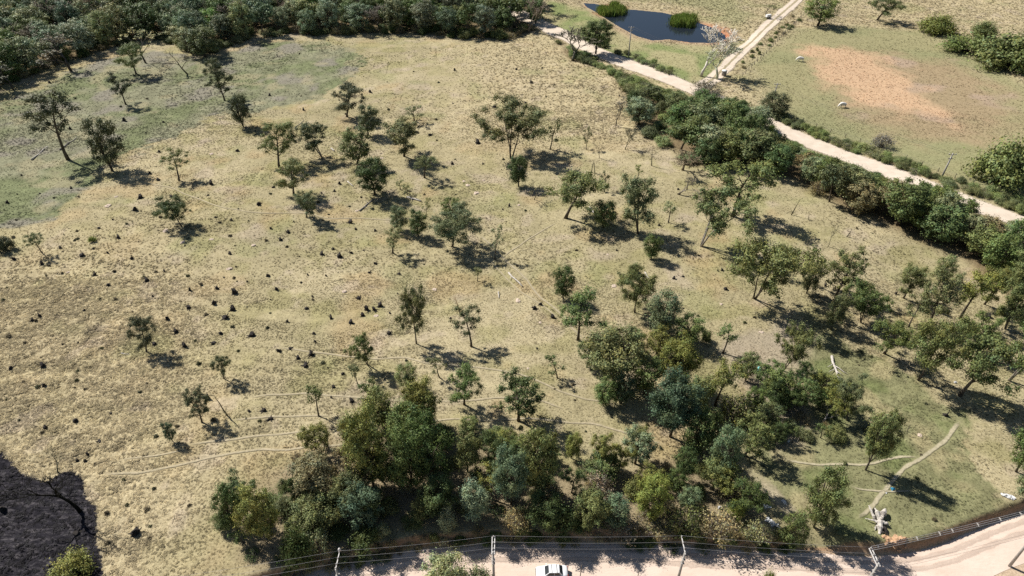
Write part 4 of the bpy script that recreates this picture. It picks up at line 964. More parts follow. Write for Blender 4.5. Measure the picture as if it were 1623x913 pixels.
# ------------------------------------------------------------------ labels that single out each plant
ZONES = [(30, 130, 'at the left forest edge'), (110, 255, 'by the pale fallen log'), (215, 120, 'on the grazed patch near the forest'), (320, 95, 'beside bare soil at the forest edge'),
         (365, 175, 'on the right of the grazed patch'), (560, 200, 'below the corner of the green patch'), (645, 225, 'right of the green patch corner'), (470, 270, 'above the thin curving track'),
         (475, 335, 'on the thin curving track'), (285, 330, 'below the start of the curving track'), (650, 300, 'above the central trio'), (640, 380, 'at the right end of the curving track'), (720, 370, 'beside the central shadow trio'),
         (780, 430, 'at the top of the diagonal track'), (825, 275, 'in the upper middle of the pasture'), (930, 250, 'among the dead poles of the upper slope'), (990, 215, 'near the hedge on the upper slope'), (910, 345, 'right of centre on the open slope'),
         (1030, 380, 'right of centre below the bare bushes'), (1130, 340, 'in front of the dark hedge'), (1080, 280, 'just below the dark hedge'), (990, 450, 'beside the middle clump top'), (910, 510, 'where the diagonal track ends'),
         (1050, 500, 'at the top of the middle clump'), (1020, 600, 'in the middle clump'), (1060, 680, 'at the foot of the middle clump'), (1140, 600, 'right of the middle clump'), (1195, 665, 'on the pinkish bare soil'),
         (1240, 600, 'beside the turquoise drum'), (1200, 460, 'casting shade above the pinkish soil'), (1290, 460, 'right of the big shade tree'), (1280, 370, 'on the dry slope under the hedge'), (1350, 510, 'above the green clearing'),
         (1450, 560, 'on the upper rim of the clearing'), (1560, 600, 'on the right rim of the clearing'), (1500, 490, 'high on the right hand slope'), (1340, 680, 'inside the green clearing'), (1610, 770, 'at the right edge by the lower road'), (1280, 850, 'beside the worn track to the road'),
         (60, 400, 'on the left margin of the pasture'), (230, 560, 'on the open lower left slope'), (310, 680, 'above the contour tracks'), (110, 780, 'at the rim of the burnt patch'), (110, 910, 'in the bottom left corner'),
         (580, 590, 'above the thicket on the left'), (655, 540, 'on the lower middle slope'), (740, 540, 'on the slope below the central trees'), (740, 640, 'just above the thicket'), (830, 640, 'on the lower cattle tracks'), (510, 660, 'left of the thicket top'),
         (600, 690, 'at the thicket top left'), (660, 740, 'at the thicket top centre'), (400, 860, 'at the left end of the thicket'), (500, 800, 'in the left part of the thicket'), (500, 890, 'on the bank at the thicket left end'), (580, 850, 'low in the left thicket'),
         (720, 830, 'low in the thicket left of the pole'), (750, 770, 'in the thicket above the double armed pole'), (850, 760, 'in the thicket above the parked car'), (860, 835, 'on the bank above the parked car'), (940, 740, 'at the thicket top right of the car'), (950, 830, 'on the bank right of the car'),
         (1040, 840, 'on the bank left of the leaning pole'), (1030, 770, 'in the thicket between car and leaning pole'), (1110, 770, 'in the thicket above the leaning pole'), (1150, 840, 'on the bank right of the leaning pole'), (1200, 790, 'at the right end of the thicket'),
         (1120, 120, 'at the road junction'), (930, 80, 'beside the road bend near the pond'), (1300, 20, 'on the far straw field'), (1560, 70, 'behind the paddock'), (1610, 280, 'at the right edge of the paddock'), (1230, 180, 'on the paddock corner'), (1400, 225, 'along the paddock hedge'), (730, 930, 'on the near side of the lower road'), (1210, 935, 'at the bottom edge right of centre')]
ORD = ['', 'second', 'third', 'fourth', 'fifth', 'sixth', 'seventh', 'eighth', 'ninth', 'tenth', 'eleventh', 'twelfth', 'thirteenth', 'fourteenth', 'fifteenth', 'sixteenth', 'seventeenth', 'eighteenth', 'nineteenth', 'twentieth']
def zone_of(px, py):
    return min(ZONES, key=lambda q: (q[0] - px) ** 2 + 1.4 * (q[1] - py) ** 2)[2]
def label_zone(items, describe):
    """items: (obj, px, py, key) -> unique label by look, then by order from the left in the zone"""
    groups = {}
    for it in items: groups.setdefault((describe(it), zone_of(it[1], it[2])), []).append(it)
    for (desc, zn), g in groups.items():
        g.sort(key=lambda q: q[1])
        for i, it in enumerate(g):
            if len(g) == 1: it[0]['label'] = f'{desc} {zn}'
            else: it[0]['label'] = f'{"leftmost" if i == 0 else ("rightmost" if i == len(g) - 1 else ORD[min(i, 19)] + " from left")} {desc} {zn}'
hand = []
for root, px, py, kind, tint, H, label, group in ALL_PLANTS:
    if label: root['label'] = label; root['group'] = group
    elif group is None:
        hand.append((root, px, py, (kind, tint, H))); root['group'] = 'scattered trees and shrubs of the pasture and roadside'
    else:
        root['group'] = group
        root['label'] = f'{COLWORD[tint]} {KINDWORD[kind]} among the {group.split(" ", 1)[1] if group.startswith(("trees", "bushes")) else group}'[:110]
def dtree(it):
    k, t, H = it[3]
    return f'{"tall " if H > 12 and k not in ("bush", "scrub") else ("small " if H < 3.5 and k not in ("bush", "scrub") else "")}{COLWORD[t]} {KINDWORD[k]}'
label_zone(hand, dtree)
#--OBJECTS--
SECT = {
 'trees of the forest along the top edge': ('in the forest', [(30, 'at the left edge'), (80, 'above the left grey tree'), (130, 'left of the patch gums'), (180, 'over the straw strip'), (230, 'above the cream tree'), (280, 'above the olive gum'), (330, 'behind the bare soil'), (390, 'above the double gum'), (450, 'left over the green patch'), (510, 'over the green patch'), (570, 'right over the green patch'), (640, 'above the straw slope'), (700, 'left of the mauve tree'), (760, 'around the mauve tree'), (2000, 'at its right end')]),
 'undergrowth along the forest edge': ('on the forest edge', [(120, 'at the far left'), (280, 'above the grazed patch'), (420, 'behind the bare soil'), (580, 'above the green patch'), (2000, 'at its right end')]),
 'trees and bushes of the overgrown hedgerow': ('in the hedgerow', [(985, 'near the pond'), (1060, 'at its leafy bend'), (1130, 'below the road junction'), (1200, 'left of the rubble heap'), (1290, 'by the rubble heap'), (1390, 'under the road middle'), (1480, 'towards the right pole'), (2400, 'at its right end')]),
 'bushes on the far side of the upper road': ('on the paddock roadside', [(1290, 'near the corner'), (1370, 'left of middle'), (1450, 'right of middle'), (1530, 'by the pole'), (2400, 'at right')]),
 'bushes between the pond meadow and the road': ('between pond and road', [(2000, 'by the pole')]),
 'low bushes along the side road fence': ('along the side road', [(1210, 'near the junction'), (2000, 'at its upper end')]),
 'undergrowth of the roadside thicket': ('low in the thicket', [(440, 'at the left end'), (540, 'left of the first pole'), (640, 'behind the first pole'), (740, 'left of the double armed pole'), (840, 'left of the car'), (940, 'above the car'), (1040, 'right of the car'), (1130, 'behind the leaning pole'), (2000, 'at the right end')]),
 'cane like bushes at the hedge left end': ('at the hedge left end', [(940, 'by the road bend'), (965, 'under the dark tree'), (990, 'below the pond pole'), (1015, 'below the meadow fence'), (1040, 'under the green meadow'), (2000, 'near the junction')]),
 'scrub overhanging the road bank': ('on the road bank', [(480, 'far left'), (560, 'by the first pole'), (640, 'right of the first pole'), (720, 'left of middle'), (800, 'by the double pole'), (880, 'above the car'), (960, 'right of the car'), (1040, 'left of the single pole'), (1120, 'by the single pole'), (2000, 'far right')]),
 'undergrowth among the trees left of the clearing': ('left of the clearing', [(2000, 'on bare soil')]),
}
def ordinal(i, n):
    return 'leftmost' if i == 0 else ('rightmost' if i == n - 1 else ORD[min(i, 19)] + ' from left')
sect = {}
for root, px, py, kind, tint, H, label, group in ALL_PLANTS:
    if group in SECT:
        base, secs = SECT[group]
        ph = next(p for lim, p in secs if px < lim)
        sect.setdefault((f'{COLWORD[tint]} {KINDWORD[kind]}', base, ph), []).append((px, root))
for (desc, base, ph), g in sect.items():
    g.sort(key=lambda q: q[0])
    for i, (_, root) in enumerate(g):
        root['label'] = (f'{ordinal(i, len(g))} {desc} {base} {ph}' if len(g) > 1 else f'{desc} {base} {ph}')

# ------------------------------------------------------------------ charred stumps
def stump_mesh(seed):
    r = np.random.default_rng(seed); mb = MB(); n = 9
    h = r.uniform(.5, 1.1); R = r.uniform(.28, .46)
    rings = []
    for k, (zz, f) in enumerate([(-.12, 1.45), (.08, 1.15), (.35, .95), (.7, .85), (1.0, .75)]):
        ring = []
        for i in range(n):
            a = 2 * PI * i / n; q = R * f * (1 + .22 * math.sin(3 * a + seed) * (1.3 - zz)) * r.uniform(.88, 1.12)
            top = h * zz * (1 + (.55 * max(0, math.sin(a + seed * 2.1)) + r.uniform(-.2, .2)) * (zz > .9))
            ring.append((q * math.cos(a), q * math.sin(a), top if zz > 0 else -.12))
        rings.append(ring)
    V_ = [v for rg in rings for v in rg] + [(0, 0, h * .62)]
    F_ = [(k * n + i, k * n + (i + 1) % n, (k + 1) * n + (i + 1) % n, (k + 1) * n + i) for k in range(4) for i in range(n)]
    F_ += [(4 * n + i, 4 * n + (i + 1) % n, 5 * n) for i in range(n)]
    mb.add(V_, F_)
    for _ in range(int(r.integers(1, 4))):
        a = r.uniform(0, 2 * PI); l = r.uniform(.25, .8)
        p = np.array([R * .7 * math.cos(a), R * .7 * math.sin(a), h * r.uniform(.2, .8)])
        mb.tube([p, p + np.array([math.cos(a) * l * .4, math.sin(a) * l * .4, l * .5]), p + np.array([math.cos(a) * l * .55, math.sin(a) * l * .55, l])], [.10, .07, .02], 5)
    for _ in range(3):
        a = r.uniform(0, 2 * PI); l = r.uniform(.4, .7)
        mb.tube([(R * .6 * math.cos(a), R * .6 * math.sin(a), .14), ((R + l * .5) * math.cos(a), (R + l * .5) * math.sin(a), .05), ((R + l) * math.cos(a), (R + l) * math.sin(a), -.06)], [.11, .08, .03], 5)
    return mb.mesh('tree_stump', M['charred'], True)
STUMP_M = [stump_mesh(s) for s in range(300, 308)]
SZ = {(0, 0): '455 590 640 740 750 725 985 735 880 797 425 775 580 415 300 495', (400, 0): '460 240 415 262 310 660 258 852 105 570 710 552 1120 492 1220 420 1460 642 1070 810 995 797 1360 860 1210 620',
      (800, 0): '70 415 125 615 160 495 690 575 480 660',
      (0, 220): '960 75 1430 70 905 205 1275 270 1255 335 430 295 325 352 105 330 45 382 240 327 850 352 815 427 1300 468 1395 487 1115 640 385 572 365 655 562 657 495 700 650 686 835 617 715 592 795 718 575 818 992 796 655 880 885 850 1388 690 1350 832 1490 856 1310 898 85 722 255 752 600 535 1560 392 680 482 955 245 1035 345 130 215',
      (400, 220): '258 15 40 392 415 322 495 312 250 495 215 560 110 537 170 605 460 452 420 692 485 662 525 707 595 684 672 668 742 748 705 803 885 812 445 822 295 862 95 822 625 542 740 550 590 502 335 817 1510 422 1550 402 125 287 525 267 1205 147 1390 147 1360 22',
      (400, 440): '145 68 110 128 365 112 325 182 210 262 370 332 230 422 160 440 275 482 320 528 595 268 825 330 830 212 770 166 877 92 475 242 380 382 455 540 545 577 490 657 930 497 75 793 110 847 600 742 690 190 735 190 475 717 355 460 1195 242 665 225 640 120',
      (0, 440): '1145 72 920 106 1310 62 1415 87 1490 20 1290 152 1405 190 1490 172 1360 237 1140 180 1062 322 1115 412 1290 392 1520 345 1330 332 930 397 470 387 260 532 455 697 270 652 670 817 195 252 240 230 455 237 510 197 1505 805 1590 798 65 542 460 862 1250 722 1010 248',
      (0, 673): '600 98 260 152 530 175 465 212 515 216 465 655 275 18 20 515 690 735 820 650 1415 355',
      (800, 440): '195 422 290 237 180 182 215 157 1330 65', (800, 220): '1180 702 1310 787 675 668 930 517 1020 838 1075 825 1045 300 790 260', (1203, 440): '885 212 400 45 825 92 1125 828 1380 230'}
stumps = []
for (x0, y0), st in SZ.items():
    v = list(map(float, st.split()))
    for k in range(0, len(v), 2):
        px, py = x0 + v[k] / 3.805, y0 + v[k + 1] / 3.805 + 1.5
        x, y, z = spot(px, py)
        o = obj('tree_stump', STUMP_M[len(stumps) % 8], None, (x, y, z - .05))
        big = random.choice((.38, .5, .55, .65, .8, .9)) * random.uniform(.85, 1.1) * (1.12 if y > 150 else 1.0); o.scale = (big * random.uniform(1.0, 1.7), big * random.uniform(.9, 1.4), big * random.uniform(.6, 1.1)); o.rotation_euler = (random.uniform(-.12, .12), random.uniform(-.12, .12), random.uniform(0, 6.28))
        tag(o, None, 'stump', 'charred stumps across the pasture'); stumps.append((o, px, py, o.scale[2]))
label_zone(stumps, lambda it: ('tall ' if it[3] > .75 else ('low ' if it[3] < .48 else '')) + 'charred black stump')

# dark weedy tussocks dotting the dry slopes
weed_spots = []
rw = np.random.default_rng(77); tries = 0
while len(weed_spots) < 230 and tries < 9000:
    tries += 1
    px, py = rw.uniform(5, 1500), rw.uniform(60, 880)
    x, y, z = spot(px, py); X_, Y_ = np.array([x]), np.array([y])
    if any(inside(X_, Y_, P)[0] for P in (FOREST, HEDGE, THICKET, BURNT, PADDOCK, POND, MEADOW)): continue
    if y < edge_y(x) + 2 or seg_dist(X_, Y_, ROADU)[0] < 6: continue
    if fbm(X_, Y_, 25, 121, 2)[0] < rw.uniform(.35, .62): continue
    weed_spots.append((x, y, z))
WEED = [proto_bush(s, H=.55, W=.9, dens=900, L=.16, nc=7, cr=.24) for s in (131, 132)]
Vw = []; cvw = []
for x, y, z in weed_spots:
    p = WEED[int(rw.integers(2))]; m_ = p[3]; n_ = len(m_.vertices); co = np.empty(n_ * 3); m_.vertices.foreach_get('co', co); co = co.reshape(-1, 3)
    a = rw.uniform(0, 6.28); s = rw.uniform(.3, 1.0); q = co * s; q = np.c_[q[:, 0] * math.cos(a) - q[:, 1] * math.sin(a), q[:, 0] * math.sin(a) + q[:, 1] * math.cos(a), q[:, 2]]
    Vw.append(q + np.array([x, y, z - .05])); tc = np.array(TINT[['brown', 'olgrey', 'grey', 'brown', 'tan'][int(rw.integers(5))]]) * rw.uniform(.7, 1.3)
    cvw.append(np.tile(tc, (n_, 1)) * rw.uniform(.75, 1.25, (n_, 1)))
Vw = np.concatenate(Vw); cvw = np.concatenate(cvw); Fw = np.arange(len(Vw)).reshape(-1, 4)
wm_ = bpy.data.meshes.new('weeds'); wm_.vertices.add(len(Vw)); wm_.vertices.foreach_set('co', Vw.ravel()); wm_.loops.add(Fw.size); wm_.loops.foreach_set('vertex_index', Fw.ravel().astype(np.int32))
wm_.polygons.add(len(Fw)); wm_.polygons.foreach_set('loop_start', np.arange(0, Fw.size, 4, dtype=np.int32)); wm_.update(calc_edges=True)
a = wm_.attributes.new('leafvar', 'FLOAT_COLOR', 'POINT'); a.data.foreach_set('color', np.c_[cvw, np.ones(len(cvw))].ravel().astype(np.float32)); wm_.materials.append(M['leaf'])
o = obj('weeds', wm_); o.color = (1, 1, 1, 1); tag(o, 'small dry brown weeds dotted over the pasture', 'weeds', kind='stuff')

# ------------------------------------------------------------------ pale earth mounds, clods
def lump_mesh(name, seed, mat, flat=.45, rough=.25):
    import bmesh
    bm = bmesh.new(); bmesh.ops.create_icosphere(bm, subdivisions=2, radius=1.0)
    for v in bm.verts:
        d = v.co.normalized(); k = 1 + rough * (math.sin(d.x * 5 + seed) * math.sin(d.y * 4 + seed * 2) + .6 * math.sin(d.z * 9 + d.x * 7 + seed * 3))
        v.co = d * k; v.co.z *= flat
    m = bpy.data.meshes.new(name); bm.to_mesh(m); bm.free(); m.materials.append(mat); return m
MOUND_M = [lump_mesh('earth_mound', s, M['mound']) for s in (1, 2, 3, 4)]
mounds = []
for (x0, y0), st in {(0, 220): '650 405 8 1000 555 9 1382 785 8 1530 642 7 1275 607 6 1275 92 6 410 805 4 1100 625 7 700 350 5', (400, 220): '1350 328 8 1300 282 7 780 118 6 630 435 5 1275 258 5 1395 250 4',
                     (400, 440): '555 85 8 745 232 7 1100 72 7', (800, 440): '80 140 8 215 272 5 520 540 3 1305 160 5 660 48 6 140 548 4', (1203, 440): '600 658 7 350 628 9 15 330 6 205 320 6', (1203, 673): '970 65 6', (800, 220): '620 700 5 660 890 6 85 400 5'}.items():
    v = list(map(float, st.split()))
    for k in range(0, len(v), 3):
        px, py = x0 + v[k] / 3.805, y0 + v[k + 1] / 3.805; x, y, z = spot(px, py)
        o = obj('earth_mound', MOUND_M[len(mounds) % 4], None, (x, y, z)); R = v[k + 2] * depth_at(x, y, z) / FPX * .62
        o.scale = (R * random.uniform(.8, 1.2), R * random.uniform(.7, 1.0), R * .75); o.rotation_euler = (0, 0, random.uniform(0, 6.28))
        tag(o, None, 'mound', 'pale earth mounds on the pasture'); mounds.append((o, px, py, v[k + 2]))
label_zone(mounds, lambda it: ('larger ' if it[3] > 7 else 'small ') + 'pale bare earth mound')
CLOD_M = [lump_mesh('earth_clod', s, M['clod'], .7, .3) for s in (11, 12, 13)]
clods = []
for i, (px, py, s) in enumerate([(1402, 851, .5), (1409, 855, .6), (1415, 858, .7), (1420, 862, .8), (1413, 866, .9), (1421, 868, .7), (1427, 865, .5), (1406, 860, .45), (1412, 872, .6), (1423, 874, .5), (1399, 872, .4), (1430, 871, .45)]):
    x, y, z = spot(px, py); o = obj('earth_clod', CLOD_M[i % 3], None, (x, y, z + .05)); o.scale = (s * .75, s * .65, s * .6); o.rotation_euler = (.2 * i, .3 * i, i)
    tag(o, None, 'clod', 'orange clods on the eroded bank'); clods.append((o, px))
clods.sort(key=lambda q: q[1])
for i, (o, _) in enumerate(clods): o['label'] = f'{ordinal(i, len(clods))} orange earth clod on the eroded bank below the bleached stump'

# ------------------------------------------------------------------ fallen logs
def log(px0, py0, px1, py1, r0, r1, mat, label, side=0, name='fallen_log', lift=0.0, seed=1):
    r = np.random.default_rng(seed); A = np.array(spot(px0, py0)); B = np.array(spot(px1, py1)); root = empty(name, tuple(A))
    d = B - A; P = [d * t + np.array([0, 0, r0 * .8 + lift * t]) + r.normal(0, .04, 3) * (0 < t < 1) * np.linalg.norm(d) * .3 for t in (0, .25, .5, .75, 1)]
    mb = MB(); mb.tube(P, [r0 + (r1 - r0) * t for t in (0, .25, .5, .75, 1)], 7); mb.build('trunk', mat, root, smooth=True)
    L = np.linalg.norm(d)
    for k in range(side):
        t = .25 + .6 * k / max(1, side); p = d * t + np.array([0, 0, r0]); s = 1 if k % 2 else -1
        e = d / L * .6 + np.array([-d[1], d[0], 0]) / L * s * .55 + np.array([0, 0, .15])
        mb = MB(); Q = bend(p, e, L * r.uniform(.2, .38), r, 3, -.03, .12); mb.tube(Q, [r0 * .4, r0 * .32, r0 * .22, r0 * .1], 5); mb.build('branch', mat, root, smooth=True)
    return tag(root, label, 'log')
log(1318, 566, 1332, 611, .26, .09, M['bleached'], 'long white fallen tree trunk lying in the green clearing', 6, seed=2)
log(1302, 674, 1326, 638, .20, .07, M['greywood'], 'grey forked fallen trunk left of the clearing trees', 5, lift=.6, seed=3)
log(50, 254, 76, 233, .22, .10, M['bleached'], 'long pale fallen log beside the leaning left gums', 2, seed=4)
log(95, 238, 122, 218, .2, .08, M['greywood'], 'dark grey fallen branch between the two left gums', 2, seed=5)
log(525, 236, 530, 240, .22, .2, M['bleached'], 'short white log between the upper gum trees', 0, seed=6)
log(551, 288, 560, 296, .16, .1, M['bleached'], 'thin white log left of the dark central tree', 0, seed=7)
log(806, 433, 828, 455, .20, .12, M['bleached'], 'pale log with dark end beside the diagonal track', 1, seed=8)
log(935, 329, 942, 340, .24, .18, M['bleached'], 'white log beside the dense round tree right of centre', 0, seed=9)
log(570, 335, 592, 316, .2, .1, M['greywood'], 'grey fallen branch left of the central dark tree', 2, seed=10)
log(645, 313, 668, 320, .25, .16, M['bleached'], 'pale fallen trunk above the central trio', 1, seed=11)
log(1022, 432, 1028, 442, .15, .1, M['bleached'], 'short white stick log above the middle clump', 0, seed=12)
log(467, 203, 482, 191, .1, .06, M['greywood'], 'thin dark stick below the green patch', 0, seed=13)
log(790, 463, 791, 473, .12, .08, M['bleached'], 'short white stick below the diagonal track top', 0, seed=14)
log(192, 560, 208, 563, .07, .03, M['bleached'], 'thin white twigs left of the leaning dark sapling', 2, seed=15)

# bleached uprooted stump above the eroded bank
bx, by, bz = spot(1397, 834); root = empty('bleached_stump', (bx, by, bz)); r = np.random.default_rng(5)
BS = [([(-.8, -1.2, .0), (-.5, -.5, .35), (-.2, .3, .5), (.1, 1.0, .6)], [.18, .40, .42, .30], 'trunk', 'bleached'),
      ([(.0, .7, .55), (.55, 1.4, .75), (1.25, 2.2, .7)], [.30, .42, .14], 'prong', 'bleached'), ([(-.2, .7, .5), (-.2, 1.6, .9), (-.1, 2.4, .7)], [.26, .28, .06], 'prong', 'bleached'),
      ([(-.5, 1.1, .2), (-.75, 1.9, .7), (-.9, 2.7, .9)], [.22, .20, .05], 'prong', 'bleached'), ([(-.4, .3, .45), (-1.1, .6, .55), (-1.9, 1.0, .3)], [.22, .11, .04], 'prong', 'bleached'),
      ([(-.5, -.4, .35), (-.9, -.2, .3), (-1.2, -.7, .1)], [.25, .16, .05], 'prong', 'bleached'), ([(.1, .3, .5), (.6, .0, .6), (.9, -.2, .45)], [.28, .18, .05], 'prong', 'bleached'), ([(.0, .5, .6), (.1, .6, 1.2), (.2, .9, 1.5)], [.25, .14, .03], 'prong', 'bleached'),
      ([(-.45, 1.4, .1), (-.4, 1.8, .6), (-.45, 2.2, .85)], [.28, .32, .08], 'charred_prong', 'charred'), ([(-.1, -.2, .25), (.15, -.7, .25), (.3, -1.5, .02)], [.34, .26, .06], 'charred_prong', 'charred'), ([(-.5, -.8, .1), (-.2, -1.2, .2), (.1, -1.4, .0)], [.2, .14, .05], 'charred_prong', 'charred')]
for P, R, nm, mt in BS:
    m_ = MB(); P2 = []; R2 = []
    for i in range(len(P) - 1):
        for t in (0, .34, .67):
            P2.append(np.array(P[i]) * (1 - t) + np.array(P[i + 1]) * t + r.normal(0, .035, 3)); R2.append((R[i] * (1 - t) + R[i + 1] * t) * r.uniform(.78, 1.2))
    P2.append(np.array(P[-1])); R2.append(R[-1]); m_.tube(P2, R2, 8); m_.build(nm, M[mt], root)
tag(root, 'large bleached white uprooted stump with prongs above the eroded bank', 'stump')

# ------------------------------------------------------------------ power poles and cables
def pole(px, py, H, arms, label, blob=False):
    x, y = ground_at(px, py, ROAD_Z + H); root = empty('power_pole', (x, y, ROAD_Z))
    mb = MB(); mb.tube([(0, 0, -.3), (0, 0, H * .5), (0, 0, H)], [.19, .16, .12], 10); mb.build('post', M['concrete'], root, smooth=True)
    for i in range(arms):
        ox = (.16 if i else -.16) if arms == 2 else 0
        mb = MB(); mb.box((ox, .95, H - .12), (.10, 2.4, .10)); mb.build('crossarm', M['palearm'], root)
    for k, yy in enumerate((2.1, 1.25, .45)):
        m_ = MB(); m_.tube([(0, yy, H - .06), (0, yy, H + .02), (0, yy, H + .06), (0, yy, H + .14), (0, yy, H + .2)], [.04, .09, .05, .09, .03], 8); m_.build('insulator', M['porcelain'], root, smooth=True)
    for zz in (1.5, 2.3):
        mb = MB(); mb.box((0, -.02, H - zz), (.42, .42, .07)); mb.build('bracket', M['concrete'], root)
    if blob:
        m_ = MB(); m_.tube([(0, 2.2, H - .05), (0, 2.3, H + .15), (0, 2.3, H + .4)], [.12, .2, .1], 8); m_.build('lamp_head', M['porcelain'], root, smooth=True)
    tag(root, label, 'power pole', 'power poles along the lower road')
    return x, y, ROAD_Z + H
PT = [pole(532, 900, 8.2, 1, 'pale power pole at the thicket left end of the lower road', True), pole(781.5, 875, 8.2, 2, 'power pole with double arms left of the parked car'),
      pole(1086, 875, 8.2, 1, 'single armed power pole right of the parked car'), pole(1392, 894, 8.2, 2, 'power pole with white double arms near the eroded bank'), pole(1650, 834, 9.0, 1, 'power pole at the bottom right corner')]
def cable(A, B, rad, mat, label, sag=.35, group='cables of the lower power line'):
    A = np.array(A); B = np.array(B); P = [A + (B - A) * t - np.array([0, 0, 4 * sag * t * (1 - t)]) for t in np.linspace(0, 1, 13)]
    mb = MB(); mb.tube(P, rad, 5); o = mb.build('power_cable', mat, smooth=True); return tag(o, label, 'cable', group)
LP = (PT[0][0] - 26, PT[0][1] - 4.5, PT[0][2])
SP = ['left of the first pole', 'between the first and double armed poles', 'between the double armed and single armed poles', 'between the single armed and white armed poles', 'right of the white armed pole']
pts = [LP] + PT
for i in range(5):
    a, b = pts[i], pts[i + 1]
    if i < 4:
        for yy, nm in ((2.1, 'outermost'), (1.25, 'middle'), (.45, 'inner')):
            cable((a[0], a[1] + yy, a[2] + .2), (b[0], b[1] + yy, b[2] + .2), .010, M['cable'], f'{nm} upper power cable {SP[i]}', .3)
    else:
        for off, nm in ((2.3, 'outermost'), (2.05, 'middle'), (1.8, 'inner')):
            cable((a[0], a[1] + off - .1, a[2] + .2), (b[0], b[1] + off, b[2] + .2), .02, M['cable'], f'{nm} cable of the bundle {SP[i]}', .3)
        for k, t in enumerate((.28, .42, .5, .66, .80, .93)):
            p = np.array(a) + (np.array(b) - np.array(a)) * t; mb = MB(); mb.box((0, 0, 0), (.09, .54, .06)); mb.box((0, 0, .06), (.12, .2, .08))
            o = mb.build('cable_spacer', M['concrete'], None, (p[0], p[1] + 2.02, p[2] + .2 - 4 * .3 * t * (1 - t))); tag(o, f'{ordinal(k, 6)} pale spacer clamped on the cable bundle along the bank', 'spacer', 'spacers on the cable bundle')
    for dz, nm in ((1.5, 'upper'), (2.3, 'lower')):
        cable((a[0], a[1] + .2, a[2] - dz), (b[0], b[1] + .2, b[2] - dz), .011, M['darkcable'], f'{nm} dark service cable {SP[i]}', .35)
def wood_pole(px, py, ty, label, arm=True, lean=0.0):
    x, y, z = spot(px, py); H = rise_to(x, y, z, ty); root = empty('power_pole', (x, y, z)); root.rotation_euler = (0, lean, 0)
    mb = MB(); mb.tube([(0, 0, -.3), (0, 0, H * .5), (0, 0, H)], [.22, .19, .15], 8); mb.build('post', M['concrete'], root, smooth=True)
    if arm:
        for k, zz in enumerate((.35, 1.4)):
            mb = MB(); mb.box((0, 0, H - zz), (2.0 - .6 * k, .14, .14)); mb.build('crossarm', M['greywood'], root)
        for xx in (-.85, 0, .85):
            m_ = MB(); m_.tube([(xx, 0, H - .3), (xx, 0, H - .15), (xx, 0, H)], [.05, .1, .05], 6); m_.build('insulator', M['porcelain'], root, smooth=True)
    tag(root, label, 'power pole', 'power poles along the upper road'); return x, y, z + H
U = [wood_pole(996, 90, 42, 'pale power pole between the pond and upper road'), wood_pole(1223, 164, 132, 'power pole behind the tree at the paddock corner', lean=.06), wood_pole(1492, 282, 243, 'leaning power pole beside the upper road on the right', lean=.05)]
for i in range(2):
    for k, off in enumerate((-.8, .8)):
        A = np.array(U[i]) + [off, 0, -.15]; B = np.array(U[i + 1]) + [off, 0, -.15]
        cable(A, B, .02, M['darkcable'], f'{"left" if k == 0 else "right"} wire from {"the pond pole to the paddock corner" if i == 0 else "the paddock corner to the leaning pole"}', 1.0, 'wires of the upper power line')

# ------------------------------------------------------------------ fences
def fence(pts, gap, h, label, name='wire_fence'):
    P = np.array([spot(a, b)[:2] for a, b in pts]); d = np.r_[0, np.cumsum(np.hypot(*np.diff(P, axis=0).T))]; n = max(2, int(d[-1] / gap)); t = np.linspace(0, d[-1], n)
    Q = np.c_[np.interp(t, d, P[:, 0]), np.interp(t, d, P[:, 1])]; Z = terrain(Q[:, 0], Q[:, 1]); root = empty(name, (Q[0, 0], Q[0, 1], Z[0]))
    mb = MB(); mb.tube([(0, 0, -.3), (.02, 0, h * .5), (0, .02, h)], [.10, .09, .08], 6); pm = mb.mesh('post', M['postwood'])
    for i in range(n):
        o = obj('post', pm, root, (Q[i, 0] - Q[0, 0], Q[i, 1] - Q[0, 1], Z[i] - Z[0])); o.rotation_euler = (random.uniform(-.08, .08), random.uniform(-.08, .08), random.uniform(0, 6)); o.scale = (1, 1, random.uniform(.85, 1.15))
    for f in (.45, .72, .95):
        mb = MB(); mb.tube([(Q[i, 0] - Q[0, 0], Q[i, 1] - Q[0, 1], Z[i] - Z[0] + h * f) for i in range(n)], .012, 4); mb.build('wire', M['wire'], root)
    return tag(root, label, 'fence')
fence([(1172, 126), (1195, 103), (1215, 85), (1238, 60), (1262, 36), (1283, 16)], 3.0, 1.3, 'post and wire fence along the side road and paddock')
fence([(1098, 132), (1070, 122), (1040, 111), (1005, 98), (965, 80)], 3.0, 1.3, 'wire fence between the pond meadow and upper road')
fence([(1250, 186), (1310, 208), (1380, 232), (1450, 258), (1520, 285), (1600, 316)], 4.0, 1.3, 'wire fence hidden in bushes along the paddock road')
for i, (px, py, ty, lb) in enumerate([(919, 918, 895, 'thin dark stake standing right of the parked car'), (1009, 922, 904, 'short dark stake by the road left of the leaning pole'), (1437, 684, 674, 'short dark stake in the green clearing'), (1263, 702, 693, 'pale thin stake near the clearing tree shadows')]):
    x, y, z = spot(px, py); h = rise_to(x, y, z, ty); mb = MB(); mb.tube([(0, 0, -.2), (.03, .02, h * .5), (.08, .05, h)], [.06, .055, .04], 6)
    tag(mb.build('fence_stake', M['greywood' if i == 3 else 'postwood'], None, (x, y, z)), lb, 'stake')

